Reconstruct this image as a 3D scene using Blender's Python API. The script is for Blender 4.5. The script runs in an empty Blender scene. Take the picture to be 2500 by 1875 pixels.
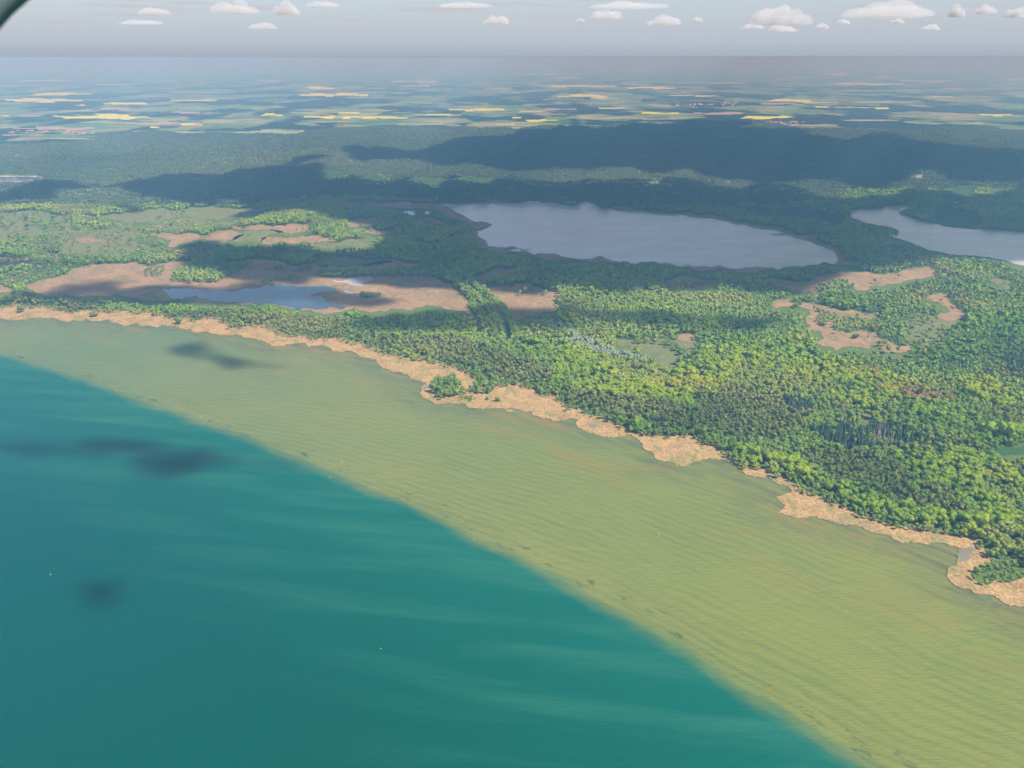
import bpy, bmesh, math, random
import numpy as np
from mathutils import Vector, Matrix
from mathutils.geometry import delaunay_2d_cdt

random.seed(7); rng = np.random.default_rng(7)
sc = bpy.context.scene
COL = sc.collection
PI = math.pi

# ------------------------------------------------------------------ camera
FPX, CH = 2000.0, 420.0                      # focal length in photo pixels, flying height in metres
K = CH / 700.0
PITCH = math.atan((937.5 - 140.5) / FPX)
cam = bpy.data.objects.new('camera', bpy.data.cameras.new('camera'))
COL.objects.link(cam); sc.camera = cam
cam.location = (0, 0, CH)
cam.rotation_euler = (PI / 2 - PITCH, 0, 0)
cam.data.sensor_width = 36.0
cam.data.lens = 36.0 * FPX / 2500.0
cam.data.clip_start = 0.05; cam.data.clip_end = 600000
cam.data.dof.use_dof = True
cam.data.dof.focus_distance = 2500
cam.data.dof.aperture_fstop = 9.0

# ------------------------------------------------------------------ world, sun, exposure
SUN_EL, SUN_AZ = math.radians(50), math.radians(118)      # azimuth measured from +Y (view direction) towards +X
SUNV = Vector((math.sin(SUN_AZ) * math.cos(SUN_EL), math.cos(SUN_AZ) * math.cos(SUN_EL), math.sin(SUN_EL)))
world = bpy.data.worlds.new('World'); sc.world = world
world.use_nodes = True
nt = world.node_tree; N = nt.nodes; L = nt.links
bg = N['Background']; bg.inputs['Strength'].default_value = 0.100
sky = N.new('ShaderNodeTexSky'); sky.sky_type = 'NISHITA'; sky.sun_disc = False
sky.sun_elevation = SUN_EL; sky.sun_rotation = SUN_AZ
sky.altitude = 700; sky.air_density = 1.1; sky.dust_density = 1.2; sky.ozone_density = 1.6
# high thin cloud sheet: noise on the plane overhead, so that it flattens towards the horizon
tc = N.new('ShaderNodeTexCoord'); sep = N.new('ShaderNodeSeparateXYZ'); L.new(tc.outputs['Generated'], sep.inputs[0])
def wmath(op, a, b=None, c=None, clamp=False):
    n = N.new('ShaderNodeMath'); n.operation = op; n.use_clamp = clamp
    for i, v in enumerate((a, b, c)):
        if v is None: continue
        if isinstance(v, (int, float)): n.inputs[i].default_value = v
        else: L.new(v, n.inputs[i])
    return n.outputs[0]
zc = wmath('MAXIMUM', sep.outputs['Z'], 0.0)
zc = wmath('ADD', zc, 0.012)
cmb = N.new('ShaderNodeCombineXYZ')
L.new(wmath('DIVIDE', sep.outputs['X'], zc), cmb.inputs[0]); L.new(wmath('DIVIDE', sep.outputs['Y'], zc), cmb.inputs[1])
cn = N.new('ShaderNodeTexNoise'); cn.inputs['Scale'].default_value = 0.42; cn.inputs['Detail'].default_value = 7; cn.inputs['Roughness'].default_value = 0.62
L.new(cmb.outputs[0], cn.inputs['Vector'])
cr = N.new('ShaderNodeMapRange'); cr.inputs['From Min'].default_value = 0.51; cr.inputs['From Max'].default_value = 0.64
L.new(cn.outputs['Fac'], cr.inputs['Value'])
fade = N.new('ShaderNodeMapRange'); fade.inputs['From Min'].default_value = 0.008; fade.inputs['From Max'].default_value = 0.06
L.new(sep.outputs['Z'], fade.inputs['Value'])
fade2 = N.new('ShaderNodeMapRange'); fade2.inputs['From Min'].default_value = 0.12; fade2.inputs['From Max'].default_value = 0.35; fade2.inputs['To Min'].default_value = 1.0; fade2.inputs['To Max'].default_value = 0.25
L.new(sep.outputs['Z'], fade2.inputs['Value'])
HZ = (2.16, 2.44, 2.92, 1); HZ0 = (1.86, 2.12, 2.52, 1)                     # pale horizon haze seen above the box of air
hzmix = N.new('ShaderNodeMapRange'); hzmix.inputs['From Min'].default_value = 0.0; hzmix.inputs['From Max'].default_value = 0.22
hzmix.inputs['To Min'].default_value = 1.0; hzmix.inputs['To Max'].default_value = 0.12
L.new(sep.outputs['Z'], hzmix.inputs['Value'])
hm = N.new('ShaderNodeMix'); hm.data_type = 'RGBA'; hr = N.new('ShaderNodeMapRange'); hr.interpolation_type = 'SMOOTHSTEP'; hr.inputs['From Min'].default_value = -.001; hr.inputs['From Max'].default_value = .018
L.new(sep.outputs['Z'], hr.inputs['Value']); L.new(hr.outputs[0], hm.inputs['Factor']); hm.inputs['A'].default_value = HZ0; hm.inputs['B'].default_value = HZ
m1 = N.new('ShaderNodeMix'); m1.data_type = 'RGBA'; L.new(hzmix.outputs[0], m1.inputs['Factor'])
L.new(sky.outputs[0], m1.inputs['A']); L.new(hm.outputs['Result'], m1.inputs['B'])
m2 = N.new('ShaderNodeMix'); m2.data_type = 'RGBA'
L.new(wmath('MULTIPLY', wmath('MULTIPLY', wmath('MULTIPLY', cr.outputs[0], fade.outputs[0]), fade2.outputs[0]), 1.0), m2.inputs['Factor'])
L.new(m1.outputs['Result'], m2.inputs['A']); m2.inputs['B'].default_value = (2.85, 2.66, 2.85, 1)
L.new(m2.outputs['Result'], bg.inputs['Color'])

sd = bpy.data.lights.new('sun', 'SUN'); sd.energy = 4.2; sd.angle = math.radians(0.9); sd.color = (1.0, 0.95, 0.86)
sun = bpy.data.objects.new('sun', sd); COL.objects.link(sun)
sun.rotation_euler = (-SUNV).to_track_quat('-Z', 'Y').to_euler(); sun.location = (0, 0, 5000)

sc.view_settings.view_transform = 'Standard'; sc.view_settings.look = 'None'
sc.view_settings.exposure = 1.03; sc.view_settings.gamma = 1; sc.view_settings.use_curve_mapping = False
cy = sc.cycles
cy.use_denoising = True; cy.max_bounces = 5; cy.diffuse_bounces = 2; cy.glossy_bounces = 2
cy.transparent_max_bounces = 12; cy.volume_bounces = 1; cy.transmission_bounces = 2
cy.caustics_reflective = False; cy.caustics_refractive = False
HAZE_D, HAZE_C, HAZE_A = 2.0e-4, (0.16, 0.355, 0.60), (.545, .185, 0.0)

# ------------------------------------------------------------------ helpers
def px(x, y, z=0.0):
    """photo pixel (2500 x 1875) -> point on the plane of height z"""
    u = (x - 1250) / FPX; v = -(y - 937.5) / FPX
    dy = math.cos(PITCH) + v * math.sin(PITCH); dz = -math.sin(PITCH) + v * math.cos(PITCH)
    t = (CH - z) / -dz
    return u * t, dy * t
def px_np(p, z=0.0):
    u = (p[:, 0] - 1250) / FPX; v = -(p[:, 1] - 937.5) / FPX
    dy = math.cos(PITCH) + v * math.sin(PITCH); dz = -math.sin(PITCH) + v * math.cos(PITCH)
    t = (CH - z) / -dz
    return np.stack([u * t, dy * t], 1)
def to_px(w, z=0.0):
    x, y = w[:, 0], w[:, 1]
    d = y * math.cos(PITCH) + (CH - z) * math.sin(PITCH)
    up = y * math.sin(PITCH) - (CH - z) * math.cos(PITCH)
    return np.stack([1250 + FPX * x / d, 937.5 - FPX * up / d], 1)
REG = dict(A=(0, 400, .4069), B=(800, 400, .4069), C=(1600, 400, .4069), D=(900, 750, .3617), E=(1700, 700, .3617),
           S=(1700, 1050, .3617), W=(0, 750, .4069), F=(0, 0, 1.1302), T=(0, 0, .5651), U=(1250, 0, .5651),
           Z=(0, 380, .2712), I=(1000, 880, .2034), Q=(2100, 1200, .1808), P=(0, 0, 1.0), V=(1600, 220, .1808), K=(2200, 440, .1356))
def tr(*parts):
    out = []
    for k, pts in parts:
        x0, y0, s = REG[k]
        out += [(x0 + a * s, y0 + b * s) for a, b in pts]
    return out
def rough(pts, seg=3.0, amp=0.16, seed=0, closed=True, vs=0.45):
    """fractal subdivision of an outline given in photo pixels"""
    r = random.Random(seed + 991)
    P = [tuple(p) for p in pts]
    for _ in range(7):
        out = []; n = len(P); any_ = False
        for i in range(n if closed else n - 1):
            a, b = P[i], P[(i + 1) % n]
            out.append(a)
            d = math.hypot(b[0] - a[0], (b[1] - a[1]))
            if d > seg:
                any_ = True
                k = r.gauss(0, amp) * d
                nx, ny = -(b[1] - a[1]) / d, (b[0] - a[0]) / d
                k = max(-.3 * d, min(.3 * d, k))
                out.append(((a[0] + b[0]) / 2 + nx * k, (a[1] + b[1]) / 2 + ny * k * vs))
        if not closed: out.append(P[-1])
        P = out
        if not any_: break
    return P
def inside(pts, poly):
    """vectorised point in polygon"""
    x, y = pts[:, 0], pts[:, 1]; res = np.zeros(len(pts), bool)
    P = np.asarray(poly, float)
    lo, hi = P.min(0), P.max(0)
    m = (x >= lo[0]) & (x <= hi[0]) & (y >= lo[1]) & (y <= hi[1])
    idx = np.nonzero(m)[0]
    if not len(idx): return res
    xx, yy = x[idx], y[idx]; r = np.zeros(len(idx), bool)
    n = len(P); j = n - 1
    for i in range(n):
        xi, yi = P[i]; xj, yj = P[j]
        if yi != yj:
            c = ((yi > yy) != (yj > yy)) & (xx < (xj - xi) * (yy - yi) / (yj - yi) + xi)
            r ^= c
        j = i
    res[idx] = r
    return res
def vnoise(p, scale, seed=0):
    """smooth value noise 0..1 on world points"""
    q = p / scale; i = np.floor(q).astype(np.int64); f = q - i; f = f * f * (3 - 2 * f)
    def h(a, b):
        n = (a * 374761393 + b * 668265263 + seed * 2147483647) & 0x7fffffff
        n = ((n ^ (n >> 13)) * 1274126177) & 0x7fffffff
        return ((n ^ (n >> 16)) & 0xffff) / 65535.0
    a, b = i[:, 0], i[:, 1]
    v = (h(a, b) * (1 - f[:, 0]) + h(a + 1, b) * f[:, 0]) * (1 - f[:, 1]) + (h(a, b + 1) * (1 - f[:, 0]) + h(a + 1, b + 1) * f[:, 0]) * f[:, 1]
    return v
def fnoise(p, scale, seed=0, oct=3):
    s = 0; a = 1; t = 0
    for k in range(oct):
        s = s + a * vnoise(p, scale / 2 ** k, seed + 17 * k); t += a; a *= .5
    return s / t
def tag(o, label=None, cat=None, group=None, kind=None):
    if label: o['label'] = label
    if cat: o['category'] = cat
    if group: o['group'] = group
    if kind: o['kind'] = kind
    return o
def mesh_obj(name, verts, faces, mat=None, parent=None, smooth=False, link=True):
    me = bpy.data.meshes.new(name); me.from_pydata([tuple(v) for v in verts], [], [tuple(f) for f in faces])
    if smooth: me.polygons.foreach_set('use_smooth', [True] * len(me.polygons))
    me.update()
    o = bpy.data.objects.new(name, me)
    for m in (mat if isinstance(mat, (list, tuple)) else [mat]):
        if m: me.materials.append(m)
    if link: COL.objects.link(o)
    if parent: o.parent = parent
    return o
def empty(name, loc, rz=0.0):
    o = bpy.data.objects.new(name, None); COL.objects.link(o); o.location = loc; o.rotation_euler = (0, 0, rz); o.empty_display_size = 1
    return o

# ------------------------------------------------------------------ node material kit
class NM:
    def __init__(s, name, rough=0.9, spec=0.1):
        s.m = bpy.data.materials.new(name); s.m.use_nodes = True
        s.nt = s.m.node_tree; s.N = s.nt.nodes; s.L = s.nt.links; s.b = s.N['Principled BSDF']
        s.b.inputs['Roughness'].default_value = rough; s.b.inputs['Specular IOR Level'].default_value = spec
        s.geo = s.N.new('ShaderNodeNewGeometry')
    def pos(s, scale=(1, 1, 1), rotz=0.0):
        n = s.N.new('ShaderNodeMapping'); n.inputs['Scale'].default_value = scale; n.inputs['Rotation'].default_value = (0, 0, rotz)
        n.vector_type = 'POINT'
        s.L.new(s.geo.outputs['Position'], n.inputs['Vector']); return n.outputs[0]
    def put(s, v, i):
        if isinstance(v, (int, float)): i.default_value = v
        elif isinstance(v, tuple): i.default_value = (*v, 1) if len(v) == 3 and i.type == 'RGBA' else v
        else: s.L.new(v, i)
    def noise(s, vec, scale, detail=3, rough=0.5, dist=0.0):
        n = s.N.new('ShaderNodeTexNoise'); s.put(vec, n.inputs['Vector']); n.inputs['Scale'].default_value = scale
        n.inputs['Detail'].default_value = detail; n.inputs['Roughness'].default_value = rough; n.inputs['Distortion'].default_value = dist
        return n.outputs['Fac']
    def rng(s, v, a, b, c=0.0, d=1.0):
        n = s.N.new('ShaderNodeMapRange'); s.put(v, n.inputs['Value'])
        for k, x in zip(('From Min', 'From Max', 'To Min', 'To Max'), (a, b, c, d)): n.inputs[k].default_value = x
        return n.outputs[0]
    def mix(s, f, a, b, mode='MIX'):
        n = s.N.new('ShaderNodeMix'); n.data_type = 'RGBA'; n.blend_type = mode
        s.put(f, n.inputs['Factor']); s.put(a, n.inputs['A']); s.put(b, n.inputs['B']); return n.outputs['Result']
    def math(s, op, a, b=0.0):
        n = s.N.new('ShaderNodeMath'); n.operation = op; s.put(a, n.inputs[0]); s.put(b, n.inputs[1]); return n.outputs[0]
    def attr(s, name, typ='GEOMETRY'):
        n = s.N.new('ShaderNodeAttribute'); n.attribute_name = name; n.attribute_type = typ; return n.outputs['Fac']
    def ramp(s, v, stops):
        n = s.N.new('ShaderNodeValToRGB'); s.put(v, n.inputs[0]); e = n.color_ramp.elements
        while len(e) < len(stops): e.new(0.5)
        for k, (p, c) in zip(e, stops): k.position = p; k.color = (*c, 1)
        return n.outputs[0]
    def comb(s, x, y, z=0.0):
        n = s.N.new('ShaderNodeCombineXYZ'); s.put(x, n.inputs[0]); s.put(y, n.inputs[1]); s.put(z, n.inputs[2]); return n.outputs[0]
    def color(s, c): s.put(c, s.b.inputs['Base Color']); return s
    def bump(s, h, dist=1.0, strength=1.0):
        n = s.N.new('ShaderNodeBump'); s.put(h, n.inputs['Height']); n.inputs['Distance'].default_value = dist; n.inputs['Strength'].default_value = strength
        s.L.new(n.outputs[0], s.b.inputs['Normal']); return s

def foliage(name, stops, rough_=0.75, spread=0.35):
    k = NM(name, rough_, 0.15)
    t = k.attr('tint', 'INSTANCER')
    n = k.noise(k.pos(), 0.55, 2, 0.6)
    c = k.ramp(k.math('ADD', t, k.rng(n, 0.3, 0.7, -spread / 2, spread / 2)), stops)
    k.color(c)
    k.b.inputs['Subsurface Weight'].default_value = 0.0
    return k.m
M = {}
M['beech'] = foliage('beech_leaves', [(0, (0.063, 0.143, 0.014)), (.5, (0.138, 0.229, 0.011)), (.9, (0.207, 0.275, 0.008)), (1, (0.251, 0.252, 0.016))])
M['alder'] = foliage('alder_leaves', [(0, (0.086, 0.161, 0.028)), (.5, (0.150, 0.246, 0.040)), (.85, (0.215, 0.292, 0.050)), (1, (0.287, 0.298, 0.060))])
M['pine'] = foliage('pine_needles', [(0, (0.080, 0.116, 0.030)), (.5, (0.147, 0.175, 0.046)), (1, (0.224, 0.212, 0.068))])
M['pinefar_dim'] = foliage('dimmed_far_pine_needles', [(0, (0.040, 0.075, 0.038)), (.5, (0.075, 0.112, 0.055)), (1, (0.115, 0.140, 0.074))])  # darker copy of pine: shade of the far forest put into the needle colour
M['spruce'] = foliage('spruce_needles', [(0, (0.015, 0.046, 0.026)), (1, (0.039, 0.081, 0.039))])
M['dead'] = foliage('dead_twigs', [(0, (.20, .15, .12)), (1, (.33, .26, .21))])
M['willow'] = foliage('willow_leaves', [(0, (.12, .18, .11)), (1, (.22, .27, .18))])
M['oakred'] = foliage('young_oak_leaves', [(0, (0.152, 0.141, 0.038)), (1, (0.239, 0.163, 0.065))])
M['shrub'] = foliage('shrub_leaves', [(0, (0.072, 0.143, 0.038)), (1, (0.143, 0.200, 0.057))])
M['bark'] = NM('bark', .9).color((.10, .075, .055)).m
M['pbark'] = NM('pine_bark', .9).color((.16, .085, .05)).m

# forest floor
k = NM('forest_floor', .95, .05)
n = k.noise(k.pos(), 0.02, 4, .6)
M['floor'] = k.color(k.ramp(n, [(.3, (.065, .115, .032)), (.55, (.090, .140, .040)), (.75, (.11, .13, .050))])).m
# farmland out to the horizon: field cells, woods, villages' green
k = NM('farmland', .95, .05)
def cells(scale, seedrot):
    v = k.N.new('ShaderNodeTexVoronoi'); v.feature = 'F1'; v.inputs['Scale'].default_value = 1.0; v.inputs['Randomness'].default_value = .9
    k.L.new(k.pos((1 / scale, 1 / (scale * .62), 0), seedrot), v.inputs['Vector'])
    s_ = k.N.new('ShaderNodeSeparateColor'); k.L.new(v.outputs['Color'], s_.inputs[0]); return s_.outputs[0], s_.outputs[1]
a, b_ = cells(430 * K, .25)
base = k.ramp(a, [(0, (.055, .125, .04)), (.22, (.10, .20, .06)), (.42, (.17, .25, .09)), (.58, (.09, .17, .055)), (.68, (.22, .21, .12)), (.76, (.26, .30, .13)), (.86, (.28, .29, .14)), (.93, (.12, .20, .07))])
base.node.color_ramp.interpolation = 'CONSTANT'
w = k.noise(k.pos((1, .55, 1)), .0008 / K, 6, .62)
wood = k.rng(w, .485, .515)
g = k.noise(k.pos(), .004 / K, 3, .6)
base = k.mix(k.rng(g, .35, .7, 0, .35), base, (0.036, 0.066, 0.024))
M['farm'] = k.color(k.mix(wood, base, (0.011, 0.023, 0.012))).m
def crop(name, c1, c2, sc_=.01):
    k = NM(name, .9, .05); return k.color(k.mix(k.rng(k.noise(k.pos(), sc_, 4, .6), .35, .65), c1, c2)).m
M['rape'] = crop('rapeseed_bloom', (.46, .49, .012), (.54, .58, .05))
M['rapepale'] = crop('fading_rapeseed', (.36, .42, .12), (.43, .48, .20))
M['soil'] = crop('ploughed_soil', (.27, .235, .20), (.33, .29, .25))
M['grain'] = crop('young_grain', (0.060, 0.114, 0.042), (0.090, 0.138, 0.054))
M['paleg'] = crop('pale_pasture', (.20, .27, .11), (.28, .34, .15))
M['sand'] = crop('sand', (0.300, 0.258, 0.204), (0.360, 0.312, 0.252))
M['palegap'] = crop('pale_gap', (0.060, 0.072, 0.042), (0.096, 0.096, 0.060))  # pale ground, also standing in for sunlit gaps in the forest
# marsh of last year's reed
def marsh(name, a, b, c, gs=.012):
    k = NM(name, .95, .05)
    n1 = k.noise(k.pos((1, 1, 1)), gs / K, 5, .65, .6); n2 = k.noise(k.pos((1, 1, 1)), .30, 4, .75)
    n3 = k.noise(k.pos((1, .5, 1), .5), .035 / K, 5, .6, .8)
    x = k.mix(k.rng(n1, .40, .62), a, b)
    x = k.mix(k.rng(n3, .51, .64, 0, .8), x, c)
    x = k.mix(k.rng(n2, .36, .60, .55, 0), x, (0.060, 0.051, 0.027))
    k.bump(n2, 1.6)
    return k.color(x).m
M['marsh'] = marsh('marsh_sedge', (0.37, 0.245, 0.140), (0.28, 0.195, 0.120), (0.175, 0.175, 0.080))
M['reed'] = marsh('reed', (0.46, 0.315, 0.150), (0.36, 0.235, 0.115), (0.210, 0.225, 0.080), .03)
M['meadow'] = marsh('meadow_grass', (0.125, 0.190, 0.062), (0.170, 0.200, 0.080), (0.240, 0.200, 0.120))
M['meadowdry'] = marsh('dry_meadow', (0.190, 0.200, 0.095), (0.150, 0.190, 0.080), (0.130, 0.180, 0.062))
M['green'] = crop('green_meadow', (0.030, 0.084, 0.024), (0.045, 0.102, 0.030), .02)

# waters
def small_water(name, col, ior=1.33, r=.12, bs=.3):
    k = NM(name, r, .5); k.b.inputs['IOR'].default_value = ior
    n = k.noise(k.pos((1, 1, 1)), .25, 3, .6); n2 = k.noise(k.pos((1, 2.2, 1)), .004 / K, 5, .6, .6)
    k.bump(n, bs, .5)
    return k.color(k.mix(k.rng(n2, .4, .65), col, tuple(min(1, c * 1.25) for c in col))).m
M['lake'] = small_water('grey_lake_water', (0.36, 0.35, 0.365), 1.6, .22)
M['murky'] = small_water('murky_lagoon_water', (0.15, 0.145, 0.11), 1.33, .3, .2)
M['pool'] = small_water('blue_pool_water', (0.027, 0.060, 0.102), 1.40, .10, .15)
k = NM('shoal_water', .20, .12); k.b.inputs['IOR'].default_value = 1.17
d = k.attr('shoal'); sA = k.attr('along'); sh = k.attr('offshore')          # metres: + inside the ledge, along it, from the shore
big = k.noise(k.comb(k.math('MULTIPLY', d, 1 / (420 * K)), k.math('MULTIPLY', sA, 1 / (900 * K))), 1.0, 4, .55)
wob = k.noise(k.comb(k.math('MULTIPLY', d, 1 / (60 * K)), k.math('MULTIPLY', sA, 1 / (160 * K))), 1.0, 3, .6)
# the edge of the shelf, a little uneven
dd = k.math('ADD', d, k.rng(wob, 0, 1, -28 * K, 28 * K))
edge = k.rng(dd, -22 * K, 26 * K)
edge.node.interpolation_type = 'SMOOTHSTEP'
slope = k.rng(dd, -380 * K, -10 * K)                                                # water getting shallower towards the ledge
plume = k.noise(k.comb(k.math('MULTIPLY', k.attr('px_e'), 1 / (430 * K)), k.math('MULTIPLY', k.attr('px_n'), 1 / (48 * K))), 1.0, 4, .55, .5)
deep = k.mix(k.rng(sA, -200 * K, 1900 * K), (0.000, 0.066, 0.085), (0.000, 0.060, 0.042))
deep = k.mix(k.math('MULTIPLY', slope, .60), deep, (0.004, 0.112, 0.084))
deep = k.mix(k.math('MULTIPLY', k.rng(plume, .46, .72, 0, .65), k.rng(dd, -430 * K, -90 * K)), deep, (0.022, 0.127, 0.088))
bank = k.mix(k.rng(sA, 100 * K, 2000 * K), (0.095, 0.160, 0.087), (0.151, 0.181, 0.042))
bank = k.mix(k.rng(big, .40, .66, 0, .6), bank, (0.182, 0.185, 0.057))
bank = k.mix(k.rng(big, .35, .2, 0, .5), bank, (0.094, 0.149, 0.063))
st = k.noise(k.comb(k.math('MULTIPLY', d, 1 / (8 * K)), k.math('MULTIPLY', sA, 1 / (80 * K))), 1.0, 2, .5, .45)
msk = k.noise(k.comb(k.math('MULTIPLY', d, 1 / (170 * K)), k.math('MULTIPLY', sA, 1 / (300 * K)), 3.0), 1.0, 2, .5)
bank = k.mix(k.math('MULTIPLY', k.rng(st, .44, .62, 0, .45), k.rng(msk, .38, .56)), bank, (0.103, 0.142, 0.049))
wn = k.noise(k.comb(k.math('MULTIPLY', d, 1 / 45), k.math('MULTIPLY', sA, 1 / 110), 4.0), 1.0, 3, .55)
wph = k.math('ADD', k.math('SUBTRACT', d, k.math('MULTIPLY', sA, .33)), k.math('MULTIPLY', k.math('MULTIPLY', sA, sA), .105 / 1140))
wv = k.math('SINE', k.math('ADD', k.math('MULTIPLY', wph, 2 * PI / 10.5), k.math('MULTIPLY', wn, 15.0)))
wm = k.noise(k.comb(k.math('MULTIPLY', d, 1 / 70), k.math('MULTIPLY', sA, 1 / 90), 8.0), 1.0, 2, .5)
bank = k.mix(k.math('MULTIPLY', k.rng(wv, -.2, 1, 0, .42), k.rng(wm, .38, .60, .15, 1)), bank, (0.088, 0.125, 0.040))
st2 = k.noise(k.comb(k.math('MULTIPLY', d, 1 / (9 * K)), k.math('MULTIPLY', sA, 1 / (420 * K)), 9.0), 1.0, 3, .6, .2)
bank = k.mix(k.math('MULTIPLY', k.rng(st2, .50, .68, 0, .40), k.rng(d, 20 * K, 160 * K, 1, .15)), bank, (0.096, 0.119, 0.042))
# weed and stained water close to the shore
wd = k.noise(k.comb(k.math('MULTIPLY', d, 1 / (22 * K)), k.math('MULTIPLY', sA, 1 / (70 * K)), 5.0), 1.0, 5, .65, .5)
near = k.rng(sh, 10 * K, 95 * K, 1, 0)
bank = k.mix(k.math('MULTIPLY', near, k.rng(wd, .38, .62, .05, .85)), bank, (0.081, 0.094, 0.058))
br = k.noise(k.comb(k.math('MULTIPLY', d, 1 / (60 * K)), k.math('MULTIPLY', sA, 1 / (200 * K)), 1.0), 1.0, 3, .6)
bank = k.mix(k.math('MULTIPLY', k.rng(sh, 20 * K, 260 * K, 1, 0), k.rng(br, .50, .68, 0, .6)), bank, (0.211, 0.149, 0.053))
weed = k.noise(k.comb(k.math('MULTIPLY', d, 1 / (14 * K)), k.math('MULTIPLY', sA, 1 / (38 * K)), 7.0), 1.0, 4, .7, .4)
rim = k.math('MULTIPLY', k.rng(d, 4 * K, 16 * K), k.rng(d, 34 * K, 60 * K, 1, 0))
bank = k.mix(k.math('MULTIPLY', rim, k.rng(weed, .57, .66, 0, .8)), bank, (0.042, 0.072, 0.042))
tint = k.noise(k.pos((1, 1, 1)), .35, 2, .6)
wc = k.mix(edge, deep, bank)
wc = k.mix(1.0, wc, k.ramp(k.rng(tint, .3, .7), [(0, (.93, .93, .93)), (1, (1, 1, 1))]), 'MULTIPLY')
k.color(wc)
rip = k.math('ADD', k.noise(k.pos((.35, 1.5, 1), .12), .30, 3, .55, .3), k.math('MULTIPLY', k.noise(k.pos((.3, 1.2, 1), -.1), .09, 2, .5, .3), 1.2))
k.bump(rip, 1.5, .55)
M['shoal'] = k.m

# ------------------------------------------------------------------ sheets
def cdt_sheet(name, pts_w, z, mat, inner=None, kind='structure', attrs=None, skirt=0.0, zfun=None):
    """a flat or gently uneven sheet over a world outline (optionally with inner points)"""
    V = [Vector((a, b)) for a, b in pts_w]; n = len(V)
    E_ = [(i, (i + 1) % n) for i in range(n)]
    if inner is not None: V += [Vector((a, b)) for a, b in inner]
    r = delaunay_2d_cdt(V, E_, [], 1, 1e-3)
    vs = np.array([(v.x, v.y) for v in r[0]])
    zz = np.full(len(vs), z) if zfun is None else zfun(vs)
    verts = [(a, b, c) for (a, b), c in zip(vs, zz)]
    faces = [tuple(f) for f in r[2]]
    # keep faces inside the outline only
    cen = np.array([vs[list(f)].mean(0) for f in faces])
    keep = inside(cen, pts_w)
    faces = [f for f, q in zip(faces, keep) if q]
    if skirt:
        m = len(verts); base = [(a, b, z - skirt) for a, b in pts_w]; top = [(a, b, z) for a, b in pts_w]
        verts += base + top
        faces += [(m + i, m + (i + 1) % n, m + n + (i + 1) % n, m + n + i) for i in range(n)]
    o = mesh_obj(name, verts, faces, mat)
    o['kind'] = kind
    if attrs:
        for an, fn in attrs.items():
            at = o.data.attributes.new(an, 'FLOAT', 'POINT'); vals = np.zeros(len(verts), np.float32); vals[:len(vs)] = fn(vs); at.data.foreach_set('value', vals)
    return o
def ngon_sheet(name, pts_w, z, mat, kind='structure', skirt=0.0):
    return cdt_sheet(name, pts_w, z, mat, None, kind, None, skirt)
def W(pts, z=0.0): return [tuple(q) for q in px_np(np.asarray(pts, float), z)]

R_ = 220000
mesh_obj('ground', [(-R_, -30000, -1), (R_, -30000, -1), (R_, 200000, -1), (-R_, 200000, -1)], [(0, 1, 2, 3)], M['farm'])['kind'] = 'structure'

shore = tr(('W', [(0,60),(200,62),(350,72),(460,80),(560,84),(700,92),(800,100),(960,110),(1090,128),(1230,145),(1330,165),(1430,165),(1560,195),(1600,215),(1720,222),(1850,240),(2000,268),(2120,270),(2150,295),(2212,303)]),
    ('D', [(50,350),(60,380),(90,410),(150,432),(260,450),(280,480),(330,495),(400,505),(350,540),(345,580),(370,610),(430,640),(460,655),(560,648),(600,652),(680,680),(800,683),(900,680),(1000,685),(1095,700),(1110,730),(1200,750),(1270,767),(1320,760),(1350,752),(1410,755),(1400,780),(1410,810),(1460,835),(1530,860),(1600,872),(1700,870),(1810,880),(1850,920),(1850,950),(1920,985),(1930,1015),(1990,1040),(2080,1070),(2160,1062)]),
    ('S', [(0,210),(60,197),(190,197),(240,225),(290,265),(350,300),(440,320),(520,345),(580,365),(640,400),(670,428),(540,450),(560,480),(600,510),(550,560),(640,580),(760,580),(830,595),(900,610),(1000,640),(1060,640),(1130,660),(1200,690),(1270,705),(1330,740),(1400,758),(1500,758),(1600,762),(1680,765),(1760,790),(1850,803),(1770,850),(1760,900),(1700,930),(1690,960),(1700,1000),(1740,1040),(1800,1070),(1870,1095),(1950,1110),(2050,1145),(2120,1185),(2170,1192),(2212,1185)]))
shore_r = rough(shore, 2.6, .14, 1, closed=False, vs=.6)
shore_w = [(a * K, b * K) for a, b in ((-9000, 6500), (-4500, 3300), (-2300, 2420))] + W(shore_r) + [(a * K, b * K) for a, b in ((860, 830), (1010, 560), (1250, 100), (1500, -3000))]
ledge_px = [(0,870),(150,912),(280,960),(400,1003),(490,1035),(600,1075),(700,1112),(820,1165),(1000,1240),(1150,1312),(1300,1385),(1420,1450),(1600,1555),(1750,1650),(1900,1735),(2100,1872)]
ledge_w = np.array([(-9000 * K, 5400 * K), (-3000 * K, 2780 * K), (-1900 * K, 2260 * K)] + W(ledge_px) + [(700 * K, 380 * K), (1100 * K, -100 * K), (2000 * K, -3000 * K)])
def poly_dist(p, line):
    best = np.full(len(p), 1e9); sgn = np.zeros(len(p)); al = np.zeros(len(p)); acc = 0
    for a, b in zip(line[:-1], line[1:]):
        a = np.asarray(a); b = np.asarray(b); v = b - a; Ls = np.hypot(*v)
        t = np.clip(((p - a) @ v) / (Ls * Ls), 0, 1); q = a + t[:, None] * v; dd_ = np.hypot(*(p - q).T)
        m = dd_ < best; best[m] = dd_[m]
        cr_ = v[0] * (p[:, 1] - a[1]) - v[1] * (p[:, 0] - a[0])
        sgn[m] = np.sign(cr_[m]); al[m] = acc + t[m] * Ls; acc += Ls
    return best, sgn, al
i0 = ledge_w[:4]; off0 = sum(np.hypot(*(i0[i + 1] - i0[i])) for i in range(3))
sw = np.array(shore_w)
def A_shoal(p): b, s_, a = poly_dist(p, ledge_w); return b * s_
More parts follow.
